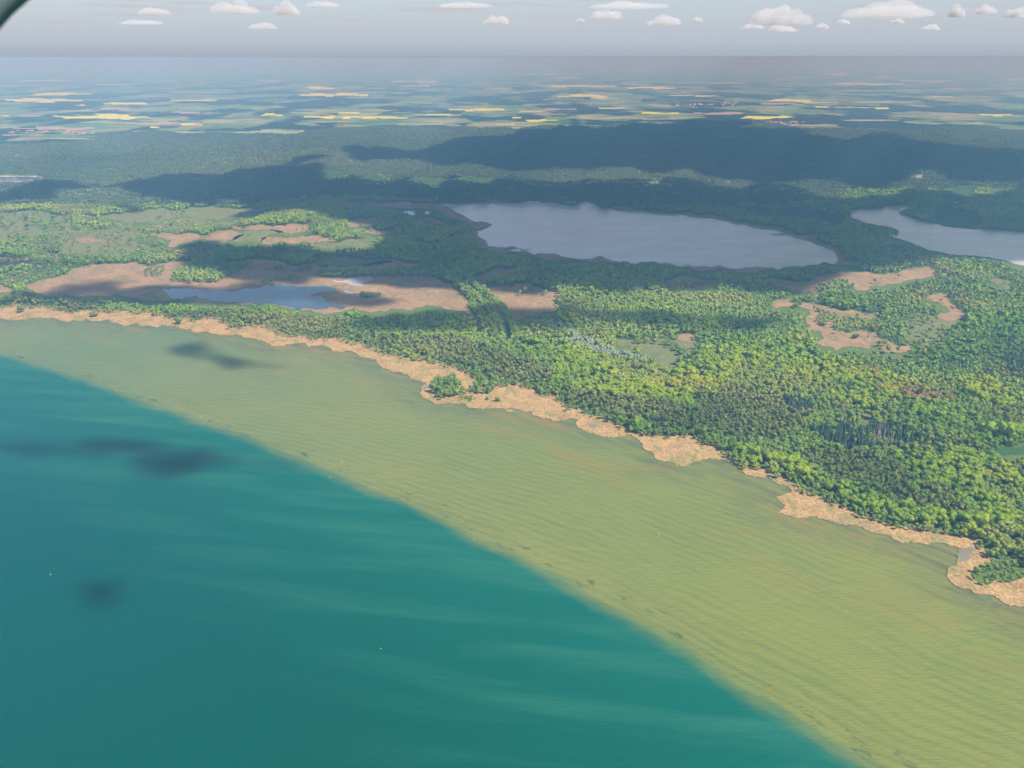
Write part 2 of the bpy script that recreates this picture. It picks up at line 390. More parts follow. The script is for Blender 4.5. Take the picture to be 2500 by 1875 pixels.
def A_along(p): return poly_dist(p, ledge_w)[2] - off0
def A_off(p): return poly_dist(p, sw[::5])[0]
gx = np.arange(-2200 * K, 1300 * K, 15.0); gy = np.arange(300 * K, 2500 * K, 15.0)
G_ = np.array([(a + (hash((a, b)) % 7 - 3), b + (hash((b, a)) % 7 - 3)) for a in gx for b in gy])
lakepoly = shore_w + [(-9000 * K, -3000 * K)]
G_ = G_[inside(G_, lakepoly)]; dsh = A_off(G_); gp = to_px(G_)
G_ = G_[(dsh > 8) & (gp[:, 0] > -250) & (gp[:, 0] < 2750)]
lake = cdt_sheet('lake_water', lakepoly, 0.0, M['shoal'], G_,
                 attrs=dict(shoal=A_shoal, along=A_along, offshore=A_off,
                            px_e=lambda p: p[:, 0] * .985 - p[:, 1] * .17, px_n=lambda p: p[:, 0] * .17 + p[:, 1] * .985))

# forest floor: the land between the shore and the far edge of the forest
faredge = tr(('P', [(-700, 372), (-300, 366)]), ('T', [(0,640),(200,632),(400,620),(430,602),(700,577),(1000,590),(1300,588),(1500,560),(1900,560),(2212,562)]),
             ('U', [(0,577),(400,555),(700,548),(850,528),(1000,535),(1250,565),(1600,572),(2212,577)]), ('P', [(2900, 328), (3400, 330)]))
faredge_r = rough(faredge, 6, .10, 5, closed=False, vs=.25)
fw = W(faredge_r)
land = shore_w[::-1] + [(-9000 * K, 7200 * K)] + fw + [(12000 * K, 2000 * K), (6000 * K, -3000 * K)]
ngon_sheet('forest_floor', land, 0.25, M['floor'])

LOW = []            # (pixel outline, tree keep probability) : open ground where no wood stands
def open_sheet(name, pts, z, mat, seed, label, kind='stuff', amp=.16, seg=3.0, skirt=0.0, keep=0.0, vs=.45, cat=None):
    P = rough(pts, seg, amp, seed, vs=vs)
    o = ngon_sheet(name, W(P, z), z, mat, kind, skirt)
    if label: o['label'] = label
    LOW.append((P, keep)); return o

# reed belt along the big lake
fedge = tr(('W', [(0,18),(150,10),(300,15),(340,30),(470,38),(560,33),(690,38),(850,45),(960,58),(1000,75),(1050,85),(1130,70),(1180,98),(1350,108),(1500,122),(1620,145),(1660,170),(1800,188),(1950,208),(2100,232),(2212,255)]),
    ('D', [(90,320),(150,335),(230,352),(330,375),(420,392),(520,412),(640,440),(720,490),(730,540),(840,540),(900,545),(1050,560),(1130,580),(1270,610),(1260,650),(1330,705),(1450,737),(1560,748),(1660,790),(1680,832),(1760,857),(1880,882),(1990,890),(2100,890),(2212,905)]),
    ('S', [(60,110),(150,150),(200,195),(250,235),(310,268),(400,280),(500,315),(590,355),(680,395),(710,440),(830,473),(900,500),(1040,562),(1170,622),(1290,672),(1500,692),(1640,698),(1740,738),(1830,738),(1900,760),(1890,800),(1960,860),(2000,890),(1930,940),(1840,990),(1850,1030),(1950,1072),(2010,1035),(2130,1045),(2212,1000)]))
fedge_r = rough(fedge, 3.5, .16, 11, closed=False, vs=.6)
inl = [(x + 6, y - 9) for x, y in fedge_r]
belt_px = [(-500, 768), (-200, 770)] + shore_r + [(2700, 1500), (2900, 1560), (3000, 1300), (2640, 1340)] + inl[::-1] + [(-200, 752), (-500, 750)]
belt = ngon_sheet('reed_bed', W(belt_px, .6), .6, M['reed'], 'stuff', .6)
belt['label'] = 'dry orange reed belt along the shore of the big shallow lake'
SHORE_BAND = [(-500, 768)] + shore_r + [(2900, 1560), (3000, 1300), (2640, 1340)] + fedge_r[::-1] + [(-500, 752)]
for j, q in enumerate([[(920,697),(950,690),(990,692),(975,703),(940,706)]]):
    o = ngon_sheet('reed_islet', W(rough(tr(('D', q)), 1.5, .15, 40 + j), .6), .6, M['reed'], 'stuff', .6)
    o['label'] = 'small oval islet of dry reed just off the shore'
# dark creek and lagoon water inside the reed belt
for j, q in enumerate([('Q', [(1330,780),(1480,750),(1530,760),(1480,830),(1500,900),(1440,940),(1350,950),(1300,860)]),
                       ('I', [(130,320),(200,300),(260,310),(240,340),(160,345)]), ('D', [(1480,785),(1540,790),(1530,815),(1500,812)]),
                       ('S', [(850,597),(950,620),(1000,640),(940,632),(870,610)])]):
    o = ngon_sheet('lagoon', W(rough(tr(q), 2, .2, 60 + j), 0.66), 0.66, M['murky'], 'structure')

MAR = []
M1 = tr(('A', [(145,735),(230,700),(400,665),(540,615),(650,600),(820,590),(1000,595),(1180,600),(1340,600),(1450,585),(1600,575),(1700,590),(1900,600),(2212,602)]),
        ('B', [(350,572),(560,600),(580,610),(520,635),(600,650),(640,685),(720,715),(770,760),(820,800),(850,850),(900,910),(945,980),(895,985),(880,930),(820,885),(700,870),(560,860),(450,870),(350,885),(100,880)]),
        ('A', [(2060,885),(1900,895),(1840,880),(1700,860),(1450,850),(1250,835),(1100,825),(950,820),(800,805),(600,795),(430,790),(290,795)]))
open_sheet('sedge_marsh', M1, .7, M['marsh'], 2, 'broad tan sedge marsh around the blue pool behind the shore wood')
MARSH = [
 ('sedge_marsh', 'marsh', 'tan marsh clearing with a few dark trees right of the tree lined ditch', [('B', [(865,710),(910,670),(960,650),(1000,625),(1060,628),(1140,620),(1120,650),(1110,705),(1020,695),(960,705),(930,725)])]),
 ('sedge_marsh', 'marsh', 'tan marsh meadow right of the ditch crossed by a bright sunlit stripe', [('B', [(920,760),(1010,735),(1110,740),(1130,718),(1220,715),(1290,750),(1390,785),(1340,820),(1390,860),(1360,890),(1250,915),(1150,940),(1070,950),(1040,900),(1000,860),(960,800)])]),
 ('sedge_marsh', 'marsh', 'brown marsh patch at the left end of the long lake', [('B', [(120,345),(190,325),(290,320),(310,360),(180,378),(120,385)])]),
 ('sedge_marsh', 'marsh', 'narrow brown marsh strip left of the long lake', [('B', [(190,410),(300,400),(460,400),(470,420),(300,430)])]),
 ('sedge_marsh', 'marsh', 'brown marsh patch below the reedy bay of the long lake', [('B', [(550,320),(640,325),(720,350),(700,375),(640,360)])]),
 ('sedge_marsh', 'marsh', 'tiny brown clearing in the dark wood left of the lake', [('B', [(715,440),(780,440),(730,458)])]),
 ('sedge_marsh', 'marsh', 'tiny brown clearing lower in the dark wood', [('B', [(790,505),(860,515),(800,518)])]),
 ('wet_meadow', 'meadow', 'small green clearing in the shaded wood', [('B', [(460,480),(560,465),(690,485),(560,492)])]),
 ('wet_meadow', 'meadow', 'green marsh meadow above the pool', [('B', [(-100,570),(60,562),(200,568),(330,578),(400,590),(200,610),(-50,615)])]),
 ('sedge_marsh', 'marsh', 'brown clearing with tree clumps below the lake shore', [('C', [(75,690),(150,672),(260,690),(375,710),(370,735),(300,742),(200,750),(100,748),(50,730)])]),
 ('sedge_marsh', 'marsh', 'wide tan marsh below the right end of the long lake', [('C', [(620,715),(800,700),(960,680),(1080,660),(1100,640),(1200,650),(1300,655),(1420,655),(1480,640),(1560,625),(1680,640),(1690,670),(1600,690),(1480,710),(1400,720),(1290,735),(1265,765),(1200,755),(1190,735),(1100,725),(1000,745),(960,775),(820,770),(800,745),(720,725)])]),
 ('sedge_marsh', 'marsh', 'branching tan clearing dotted with trees in the bright green wood', [('E', [(500,90),(640,85),(650,110),(800,120),(900,145),(1000,165),(1160,180),(1220,185),(1200,160),(1225,135),(1240,170),(1290,185),(1200,212),(1120,215),(940,222),(930,240),(920,270),(950,300),(1020,315),(1090,300),(1120,285),(1200,310),(1220,340),(1300,365),(1330,385),(1400,400),(1560,420),(1560,440),(1400,445),(1280,445),(1200,400),(1090,410),(980,405),(940,440),(930,410),(810,380),(860,350),(830,300),(740,285),(770,260),(720,220),(770,190),(760,150),(640,130),(530,145)])]),
 ('sedge_marsh', 'marsh', 'narrow tan glade in the wood at the right edge', [('E', [(1540,90),(1590,55),(1650,40),(1700,75),(1750,110),(1750,140),(1830,190),(1830,210),(1760,220),(1690,230),(1620,210),(1650,180),(1720,170),(1640,110)])]),
 ('sedge_marsh', 'meadowdry', 'thin winding glade with scattered trees', [('E', [(1390,345),(1440,300),(1500,285),(1640,235),(1700,240),(1560,290),(1480,320),(1440,355),(1410,365)])]),
 ('sedge_marsh', 'marsh', 'small tan clearing below the silver willows', [('C', [(110,1035),(190,1020),(250,1030),(270,1045),(200,1070),(120,1055)])]),
 ('sedge_marsh', 'marsh', 'small tan gap above the branching clearing', [('C', [(950,785),(1020,785),(1000,803),(960,815)])]),
 ('dry_meadow', 'meadowdry', 'pale dry clearing near the right edge', [('C', [(2010,690),(2150,715),(2120,765),(2060,762)])]),
 ('wet_meadow', 'green', 'smooth green meadow at the right edge behind round oaks', [('E', [(1990,1085),(2100,1075),(2212,1065),(2500,1050),(2500,1140),(2212,1130),(2060,1132)])]),
 ('wet_meadow', 'meadow', 'narrow green ride through the wood', [('E', [(1080,850),(1200,860),(1320,892),(1420,930),(1300,905),(1180,882)])]),
 ('wet_meadow', 'meadow', 'green clearing with pools beside the willows', [('D', [(1650,240),(1720,215),(1810,225),(1800,262),(1700,268)])]),
 ('dry_meadow', 'meadowdry', 'dry thin woodland floor right of the willows', [('D', [(1760,290),(1850,250),(1960,260),(2050,300),(2110,370),(2050,385),(1960,350),(1880,300)])]),
 ('savanna_meadow', 'meadow', 'light green pasture dotted with round trees at the left edge', [('A', [(-200,290),(0,290),(150,285),(240,280),(330,310),(420,310),(420,370),(280,392),(130,400),(0,435),(-200,430)])]),
 ('dry_meadow', 'meadowdry', 'long pale green meadow at the foot of the pine forest', [('A', [(480,300),(620,310),(760,290),(860,285),(960,265),(1150,258),(1300,260),(1500,262),(1700,262),(1560,290),(1500,320),(1350,335),(1150,320),(1000,335),(850,352),(780,362),(700,340),(560,335)])]),
 ('sedge_marsh', 'marsh', 'tan clearing with bushes behind a row of trees', [('A', [(840,435),(960,420),(1100,420),(1250,430),(1420,410),(1460,425),(1380,455),(1330,478),(1190,452),(1100,478),(990,498),(1030,462),(960,442)])]),
 ('sedge_marsh', 'marsh', 'sunlit tan strip beside the green meadow', [('A', [(1570,445),(1700,445),(1850,435),(2090,445),(2000,472),(1850,468),(1700,462),(1620,482),(1575,478)])]),
 ('sedge_marsh', 'marsh', 'sunlit tan clearing above the green meadow', [('A', [(1380,385),(1500,370),(1640,380),(1740,360),(1870,365),(1840,400),(1750,428),(1650,402),(1500,395)])]),
 ('wet_meadow', 'meadow', 'yellow green meadow in a patch of sun', [('A', [(1390,455),(1500,400),(1660,397),(1740,425),(1600,432),(1560,470),(1450,475)])]),
 ('wet_meadow', 'meadow', 'light green meadow left of the long lake', [('A', [(1820,495),(1920,472),(2100,452),(2260,452),(2240,500),(2000,512)])]),
 ('sedge_marsh', 'marsh', 'thin tan strip at the left edge in front of trees', [('A', [(-200,565),(0,562),(200,560),(330,545),(370,530),(355,572),(200,580),(-200,580)])]),
 ('sedge_marsh', 'marsh', 'thin tan strip between dark tree rows on the left', [('A', [(300,460),(380,455),(600,455),(680,460),(620,471),(400,468),(320,470)])]),
 ('sedge_marsh', 'marsh', 'small tan marsh at the left edge above the shore wood', [('A', [(-200,730),(0,730),(60,745),(90,765),(0,774),(-200,775)])]),
 ('sedge_marsh', 'marsh', 'brown marsh strip at the foot of the pine forest', [('A', [(2050,237),(2150,230),(2212,228)]), ('B', [(330,240),(330,250),(150,258)]), ('A', [(2060,256)])]),
 ('wet_meadow', 'green', 'bright green glade inside the pine forest', [('B', [(-20,50),(0,38),(100,60),(250,85),(370,95),(560,95),(960,95),(1020,105),(880,115),(700,135),(600,135),(560,115),(450,100),(300,98),(100,85),(10,85)])]),
 ('wet_meadow', 'green', 'shaded green meadow sloping up behind the red roofed village', [('K', [(940,95),(1240,135),(1390,170),(1330,290),(1000,390),(720,400),(640,360),(820,300),(820,225),(900,215)])]),
 ('wet_meadow', 'green', 'shaded green meadow between the village and the lake', [('K', [(620,430),(900,425),(900,520),(960,560),(1200,560),(1380,560),(1380,690),(1500,740),(1250,870),(1000,840),(760,770),(610,740),(600,600),(640,530)])]),
 ('wet_meadow', 'green', 'long shaded green ride right of the lake', [('C', [(500,262),(640,275),(800,290),(1130,320),(1140,345),(850,322),(560,285)])]),
 ('pale_gap', 'palegap', 'pale ground painted as a sunlit gap in the shaded forest', [('U', [(880,590),(960,585),(1060,582),(1000,598),(920,600)])]),  # sunlit gap in the cloud shade, laid in as paler ground
 ('pale_gap', 'palegap', 'pale ground painted as a sunlit strip in the far shaded forest', [('U', [(1300,640),(1400,628),(1500,645),(1400,655),(1310,662)])]),  # another sunlit hole in the shade, given by ground colour
 ('pale_gap', 'palegap', 'pale open strip in the far forest left of centre', [('U', [(310,655),(400,655),(500,650),(440,668),(450,682),(390,680)])]),
 ('sand_pit', 'sand', 'white sandy patch in the dark forest', [('U', [(1700,764),(1750,757),(1815,758),(1760,768)])]),
 ('sand_track', 'sand', 'pale sandy track cutting through the shaded forest', [('U', [(500,798),(560,803),(740,808),(740,811),(560,807),(500,801)])]),
]
for j, (nm, mt, lab, parts) in enumerate(MARSH):
    open_sheet(nm, tr(*parts), .7, M[mt], 100 + j, lab, keep=.018 if mt in ('meadow', 'meadowdry') else .006)

for j, (nm, lab, kp, parts) in enumerate([
 ('pasture', 'pale green ground under scattered trees left of centre', .32, [('A', [(380,380),(700,365),(1000,350),(1350,345),(1480,360),(1300,395),(1000,410),(820,430),(900,500),(1000,540),(700,575),(380,560),(250,500),(300,440)])]),
 ('pasture', 'pale ground under loose trees at the left edge', .40, [('A', [(-200,440),(0,440),(250,400),(300,440),(240,500),(370,525),(340,545),(0,558),(-200,558)])]),
 ('pasture', 'dry ground under loose trees at the right', .45, [('E', [(1380,190),(1560,170),(1640,215),(1760,225),(1700,330),(1620,430),(1570,445),(1430,400),(1390,330)])]),
 ('pasture', 'dry ground between loose trees right of the silver willows', .72, [('D', [(1760,230),(2000,180),(2212,190),(2212,480),(2080,420),(1900,380),(1760,320)])])]):
    P_ = rough(tr(*parts), 3, .16, 700 + j); o = ngon_sheet(nm, W(P_, .5), .5, M['meadowdry'], 'stuff'); o['label'] = lab; LOW.append((P_, -kp))
# tan reed rims of the two lakes, then the lakes and pools themselves
L1 = tr(('B', [(390,252),(440,245),(500,242),(700,250),(740,270),(780,300),(840,325),(930,345),(990,365),(960,385),(900,400),(900,430),(950,460),(960,495),(1050,505),(1100,520),(1230,545),(1400,555),(1540,570),(1700,580),(1900,590),(2000,600)]),
        ('C', [(100,600),(200,605),(400,610),(650,620),(830,615),(950,605),(1080,600),(1100,570),(1080,530),(1000,495),(900,460),(820,435),(700,430),(690,420),(780,410),(650,395),(540,365),(400,345),(250,325),(100,310),(0,303)]),
        ('B', [(1900,290),(1700,268),(1400,248),(1100,238),(880,238),(700,240),(560,243)]))
L2 = tr(('C', [(1150,280),(1250,270),(1350,270),(1480,250),(1530,255),(1520,270),(1460,285),(1470,310),(1600,345),(1800,385),(2000,395),(2212,412)]), ('P', [(2700, 580), (2900, 600), (2900, 700), (2560, 660)]),
        ('C', [(2212,612),(2100,580),(1900,550),(1750,540),(1650,520),(1550,480),(1500,460),(1420,440),(1360,430),(1460,425),(1460,400),(1380,370),(1250,350),(1180,325),(1175,300)]))
def grow(pts, t, dn, sd):
    c = np.mean(pts, 0); n = len(pts); out = []; area = 0
    for i in range(n): a, b = pts[i], pts[(i + 1) % n]; area += a[0] * b[1] - b[0] * a[1]
    s_ = 1 if area > 0 else -1
    for i in range(n):
        a, b = pts[i - 1], pts[(i + 1) % n]; dx, dy = b[0] - a[0], b[1] - a[1]; Ln = math.hypot(dx, dy) + 1e-6
        f = sd[i % len(sd)]
        out.append((pts[i][0] + s_ * dy / Ln * t * f, pts[i][1] - s_ * dx / Ln * dn * f))
    return out
r3 = random.Random(3)
RIM1 = tr(('B', [(120,235),(350,232),(560,238),(880,234),(1100,233),(1400,243),(1700,262),(1900,283)]),
          ('C', [(100,302),(250,312),(420,322),(540,345),(600,368),(690,372),(820,398),(850,430),(960,428),(970,460),(1080,510),(1140,545),(1140,580),(1290,605),(1200,610),(1080,605),(830,620),(650,630),(400,625),(150,615),(60,605)]),
          ('B', [(2000,605),(1800,592),(1540,580),(1400,570),(1250,550),(1120,530),(1000,530),(900,500),(880,440),(870,380),(830,350),(740,330),(700,300),(640,270),(560,262),(440,262),(340,255)]))
open_sheet('reed_margin', RIM1, .55, M['marsh'], 300, 'brown reed margin around the long grey lake', amp=.14)
l1 = open_sheet('long_lake', L1, .75, M['lake'], 301, None, 'structure', amp=.15, seg=2.2)
l2 = open_sheet('right_lake', L2, .75, M['lake'], 302, None, 'structure', amp=.07)
P1 = tr(('A', [(975,750),(1050,748),(1200,752),(1320,758),(1450,748),(1560,745),(1700,728),(1800,735),(1960,735),(2020,745),(1990,765),(1860,785),(1880,800),(1950,805),(1960,830),(2010,845),(2080,855),(2060,875),(1900,875),(1750,860),(1680,845),(1600,830),(1400,830),(1330,825),(1200,812),(1190,795),(1120,798),(1080,810),(1010,795),(1000,775)]))
open_sheet('pool', P1, 1.0, M['pool'], 303, None, 'structure', amp=.17, seg=2.2)
for j, q in enumerate([('B', [(0,690),(100,695),(280,688),(200,715),(260,735),(180,730),(100,710)]), ('B', [(90,762),(200,768),(140,775)]), ('B', [(440,292),(520,290),(560,296),(480,299)]), ('B', [(575,294),(640,296),(600,303)])]):
    open_sheet('pool', tr(q), 1.0, M['lake'], 310 + j, None, 'structure', amp=.2, seg=2)
open_sheet('sand_shore', tr(('A', [(-60,68),(60,70),(240,70),(262,84),(240,96),(150,106),(-60,112)])), .7, M['sand'], 320, 'pale sandy shore of the small left lake', amp=.08)
open_sheet('small_lake', tr(('A', [(-60,82),(60,79),(230,80),(250,92),(180,104),(80,108),(-60,110)])), 1.0, M['pool'], 321, None, 'structure', amp=.06)
open_sheet('wet_meadow', tr(('A', [(-60,45),(60,45),(110,52),(80,62),(-60,64)])), .7, M['green'], 322, 'green meadow behind the small lake at the left edge', amp=.1)
# reedy islets standing in the bays of the long lake
for j, q in enumerate([[(1030,490),(1120,494),(1220,515),(1130,510),(1040,500)], [(1150,520),(1200,520),(1210,540),(1170,532)], [(760,290),(820,310),(800,320),(770,300)], [(870,370),(985,362),(980,375),(880,392)], [(660,268),(740,285),(720,292),(680,282)], [(890,392),(930,395),(900,404)],
                       [(560,250),(640,256),(600,260)], [(900,345),(930,350),(905,356)]]):
    P_ = rough(tr(('B', q)), 1.6, .2, 400 + j)
    ngon_sheet('reed_islet', W(P_, 1.3), 1.3, M['marsh'], 'stuff', .6)['label'] = 'ragged brown reed islet in the shallow end of the long lake'

# ------------------------------------------------------------------ far fields, villages' surroundings
FIELDS = [
 ('rapeseed_field', 'rape', 'T', [(440,505,200,14),(270,407,125,6),(190,433,165,10),(540,447,95,6),(840,433,100,6),(345,455,22,5),(1175,497,45,12),(1380,380,65,9),(1440,410,150,10),(1510,507,200,8),(1510,488,50,6),(1690,508,70,6),(830,540,45,7),(670,552,20,5),(1890,497,100,5),(2060,475,120,8),(490,365,80,3),(20,500,18,5)]),
 ('rapeseed_field', 'rape', 'U', [(640,490,80,7),(1110,507,110,8),(130,520,70,8),(20,508,20,5),(90,482,55,4),(310,416,110,8),(300,373,150,7),(600,380,110,6),(550,365,50,3),(1200,436,90,8),(1530,362,160,6),(1420,320,80,6),(2080,496,80,7),(1850,420,60,3),(730,412,50,3),(850,415,60,3),(1340,463,30,4),(1600,468,30,4),(1480,465,90,2)]),
 ('fading_rapeseed_field', 'rapepale', 'T', [(200,349,125,5),(735,319,65,2),(1155,349,80,3),(1790,353,100,6),(2150,383,60,4),(1900,321,50,2),(2180,540,40,8),(40,371,40,3),(880,314,50,4)]),
 ('fading_rapeseed_field', 'rapepale', 'U', [(920,359,60,3),(1630,333,70,3),(1780,350,110,4),(1890,385,60,3),(2170,342,50,6),(2165,361,50,2),(110,320,90,5),(250,337,45,4),(500,297,140,3),(990,347,30,2),(1130,346,80,2),(2080,458,40,2),(430,466,60,5),(400,425,60,5),(1300,336,90,2),(1330,445,80,4)]),
 ('bare_field', 'soil', 'T', [(690,533,180,8),(540,470,110,7),(230,555,175,10),(800,485,60,7),(130,500,60,4),(1090,517,40,4),(110,583,100,4),(910,488,30,4),(680,348,90,3),(1810,372,50,5)]),
 ('bare_field', 'soil', 'U', [(1910,495,105,9),(890,490,110,6),(210,472,70,5),(1250,540,150,5),(1850,565,230,6),(1130,447,60,6),(2120,570,90,3),(2000,382,120,2)]),
 ('grain_field', 'paleg', 'T', [(1200,572,180,12),(820,572,70,7),(930,582,60,7),(200,630,190,3),(640,567,70,5),(300,600,120,5)]),
 ('grain_field', 'paleg', 'U', [(590,513,150,4),(1600,440,180,6),(200,545,200,5),(1480,393,140,3),(1550,520,120,4),(500,440,60,3)]),
]
fi = 0
for nm, mt, rg, lst in FIELDS:
    for (u, v, hw, hh) in lst:
        fi += 1; r = random.Random(fi)
        # stepped, angular outline as drawn by adjoining plots
        nn = max(3, int(hw / 16)); sk = r.uniform(-.25, .25) * hw
        xs_ = sorted([-1, 1] + [r.uniform(-.95, .95) for _ in range(nn - 1)]); up_, lo_ = [], []
        for a, b in zip(xs_[:-1], xs_[1:]):
            en = 1 - .55 * abs((a + b) / 2) ** 2
            t_ = r.uniform(.15, 1.15) * en; b2 = r.uniform(.15, 1.15) * en
            up_ += [(u + a * hw + sk * t_, v - hh * t_), (u + b * hw + sk * t_ * .9, v - hh * t_ * r.uniform(.85, 1))]
            lo_ += [(u + a * hw - sk * b2, v + hh * b2), (u + b * hw - sk * b2 * .9, v + hh * b2 * r.uniform(.85, 1))]
        pts = up_ + lo_[::-1]
        P_ = rough(tr((rg, pts)), 12, .03, 500 + fi, vs=.1)
        o = ngon_sheet(nm, W(P_, 1.5), 1.5 + .4 * (fi % 3), M[mt], 'stuff')
        o['label'] = {'rape': 'field of yellow flowering rapeseed on the distant plain', 'rapepale': 'pale yellow field on the distant plain', 'soil': 'bare pinkish brown field on the distant plain', 'paleg': 'pale green field on the distant plain'}[mt]

# ------------------------------------------------------------------ tree shapes
def ico(sub):
    bm = bmesh.new(); bmesh.ops.create_icosphere(bm, subdivisions=sub, radius=1)
    v = np.array([x.co[:] for x in bm.verts]); f = [[q.index for q in p.verts] for p in bm.faces]; bm.free(); return v, f
ICO = {s_: ico(s_) for s_ in (1, 2, 3, 4, 5)}
def lobed(r, sub, lobes, spread, lr, jitter=.0, flat=None):
    """one closed surface: the outline of several overlapping balls seen from their centre"""
    v, f = ICO[sub]; rad = np.full(len(v), .25)
    for _ in range(lobes):
        c = np.array([r.gauss(0, 1), r.gauss(0, 1), r.gauss(0, .8)]); c *= spread * r.uniform(.6, 1) / (np.linalg.norm(c) + 1e-6)
        R = lr * r.uniform(.75, 1.2)
        b = v @ c; disc = b * b - (c @ c) + R * R
        t = np.where(disc > 0, b + np.sqrt(np.maximum(disc, 0)), 0); rad = np.maximum(rad, t)
    rad = rad * np.array([1 + r.uniform(-jitter, jitter) for _ in v])
    out = v * rad[:, None]
    return out, f
def leaves(r, surf, n, size, out_=.0):
    V, F = [], []
    for _ in range(n):
        p = surf[r.randrange(len(surf))] * r.uniform(.9, 1.12 + out_)
        a = np.array([r.gauss(0, 1) for _ in range(3)]); b = np.array([r.gauss(0, 1) for _ in range(3)])
        a *= size / (np.linalg.norm(a) + 1e-6); b *= size / (np.linalg.norm(b) + 1e-6)
        i = len(V); V += [p - a * .5 - b * .3, p + a * .5 - b * .3, p + b * .6]; F.append([i, i + 1, i + 2])
    return V, F
def trunk_mesh(name, h, r0, mat, limbs=3, seed=0):
    r = random.Random(seed); V, F = [], []
    def tube(a, b, ra, rb, n=6):
        i = len(V); a = Vector(a); b = Vector(b); d = (b - a).normalized(); u = d.orthogonal().normalized(); w_ = d.cross(u)
        for c, rr in ((a, ra), (b, rb)):
            for q in range(n):
                t = 2 * PI * q / n; V.append(tuple(c + (u * math.cos(t) + w_ * math.sin(t)) * rr))
        for q in range(n): F.append((i + q, i + (q + 1) % n, i + n + (q + 1) % n, i + n + q))
    tube((0, 0, -.5), (0, 0, h), r0, r0 * .5)
    for q in range(limbs):
        t = r.uniform(0, 2 * PI); z0 = h * r.uniform(.55, .9); tube((0, 0, z0), (math.cos(t) * h * .3, math.sin(t) * h * .3, z0 + h * .35), r0 * .4, r0 * .15, 4)
    me = bpy.data.meshes.new(name); me.from_pydata(V, [], F); me.materials.append(mat); return me
def crown_mesh(kind, seed, lod=0):
    r = random.Random(seed * 31 + hash(kind) % 1 + len(kind))
    if kind in ('beech', 'alder', 'willow', 'oakred', 'shrub'):
        w_, h_, z_ = dict(beech=(5.6, 6.2, 11.5), alder=(3.3, 4.6, 9.6), willow=(4.6, 6.4, 10.0), oakred=(5.0, 5.4, 10.5), shrub=(2.3, 2.2, 2.2))[kind]
        v, f = lobed(r, 3 if lod == 0 else (2 if lod == 1 else 1), 10 if lod == 0 else 7, .72, .42, .10 if lod == 0 else .14)
        s_ = np.array([w_ / .95, w_ / .95, h_ / .95]); v = v * s_
        if lod == 0:
            lv, lf = leaves(r, v, 430 if kind != 'shrub' else 160, 1.0 if kind != 'shrub' else .6, .10)
        elif lod == 1: lv, lf = leaves(r, v, 110, 1.3 if kind != 'shrub' else .8, .08)
        else: lv, lf = [], []
        c = np.array([0, 0, z_])
    elif kind == 'pine':
        v, f = lobed(r, 2 if lod < 2 else 1, 6, .58, .42, .18)
        v = v * np.array([2.6 / .8, 2.6 / .8, 3.7 / .8]); v[:, 2] = np.where(v[:, 2] < 0, v[:, 2] * .8, v[:, 2] * 1.1)
        lv, lf = leaves(r, v, 200 if lod == 0 else (70 if lod == 1 else 0), .85 if lod == 0 else 1.1, .15)
        c = np.array([0, 0, 14.0])
    else:   # spruce / dead: tiers of drooping branches
        n = 9 if lod == 0 else 6; V, F = [], []; H = 19.0
        for q in range(n):
            z0 = 2.5 + (H - 3.5) * q / (n - 1); R = (3.1 if kind == 'spruce' else 1.5) * (1 - q / n) ** .8 + .25; m = 9 if lod == 0 else 6
            i = len(V); V.append((0, 0, z0 + 1.6))
            for t in range(m):
                a = 2 * PI * (t + r.random() * .6) / m; rr = R * r.uniform(.6, 1.15); V.append((math.cos(a) * rr, math.sin(a) * rr, z0 - r.uniform(0, .9)))
            for t in range(m):
                if kind == 'dead' and t % 2: continue
                F.append([i, i + 1 + t, i + 1 + (t + 1) % m])
        i = len(V); V += [(-.25, 0, 0), (.25, 0, 0), (0, .3, 0), (0, 0, H + .8)]; F += [[i, i + 1, i + 3], [i + 1, i + 2, i + 3], [i + 2, i, i + 3]]
        return V, F
    v = [tuple(p + c) for p in v]; off = len(v)
    V = v + [tuple(np.array(p) + c) for p in lv]; F = [list(q) for q in f] + [[x + off for x in q] for q in lf]
    return V, F
TRH = dict(beech=(8, .38), alder=(6, .24), willow=(2.5, .3), oakred=(7, .36), shrub=(1, .12), pine=(12, .22), spruce=(8, .2), dead=(12, .16))
KINDS = ['beech', 'alder', 'pine', 'spruce', 'dead', 'willow', 'oakred', 'shrub']
crown_me, trunk_me, lib = {}, {}, {}
for kd in KINDS:
    crown_me[kd] = []
    for s_ in range(4):
        V, F = crown_mesh(kd, s_ + 1, 0); me = bpy.data.meshes.new('crown'); me.from_pydata(V, [], F); me.materials.append(M[kd]); crown_me[kd].append(me)
    trunk_me[kd] = trunk_mesh('trunk', TRH[kd][0], TRH[kd][1], M['pbark'] if kd == 'pine' else M['bark'], 3 if kd not in ('pine', 'spruce', 'dead') else 0, 5)
    # library meshes for the woods: crown and trunk joined
    for lod in (0, 1):
        c = bpy.data.collections.new('shapes_%s_%d' % (kd, lod)); lib[kd, lod] = c
        for s_ in range(5):
            V, F = crown_mesh(kd, s_ + 11, lod); n0 = len(V); nf = len(F)
            h, r0 = TRH[kd]
            V = list(V) + [(r0, 0, -.5), (-r0 * .5, r0 * .8, -.5), (-r0 * .5, -r0 * .8, -.5), (0, 0, h + 2)]
            F = F + [[n0, n0 + 1, n0 + 3], [n0 + 1, n0 + 2, n0 + 3], [n0 + 2, n0, n0 + 3]]
            me = bpy.data.meshes.new('tree_shape'); me.from_pydata(V, [], F); me.materials.append(M[kd]); me.materials.append(M['bark'])
            me.polygons.foreach_set('material_index', [0] * nf + [1] * 3)
            c.objects.link(bpy.data.objects.new('tree_shape', me))
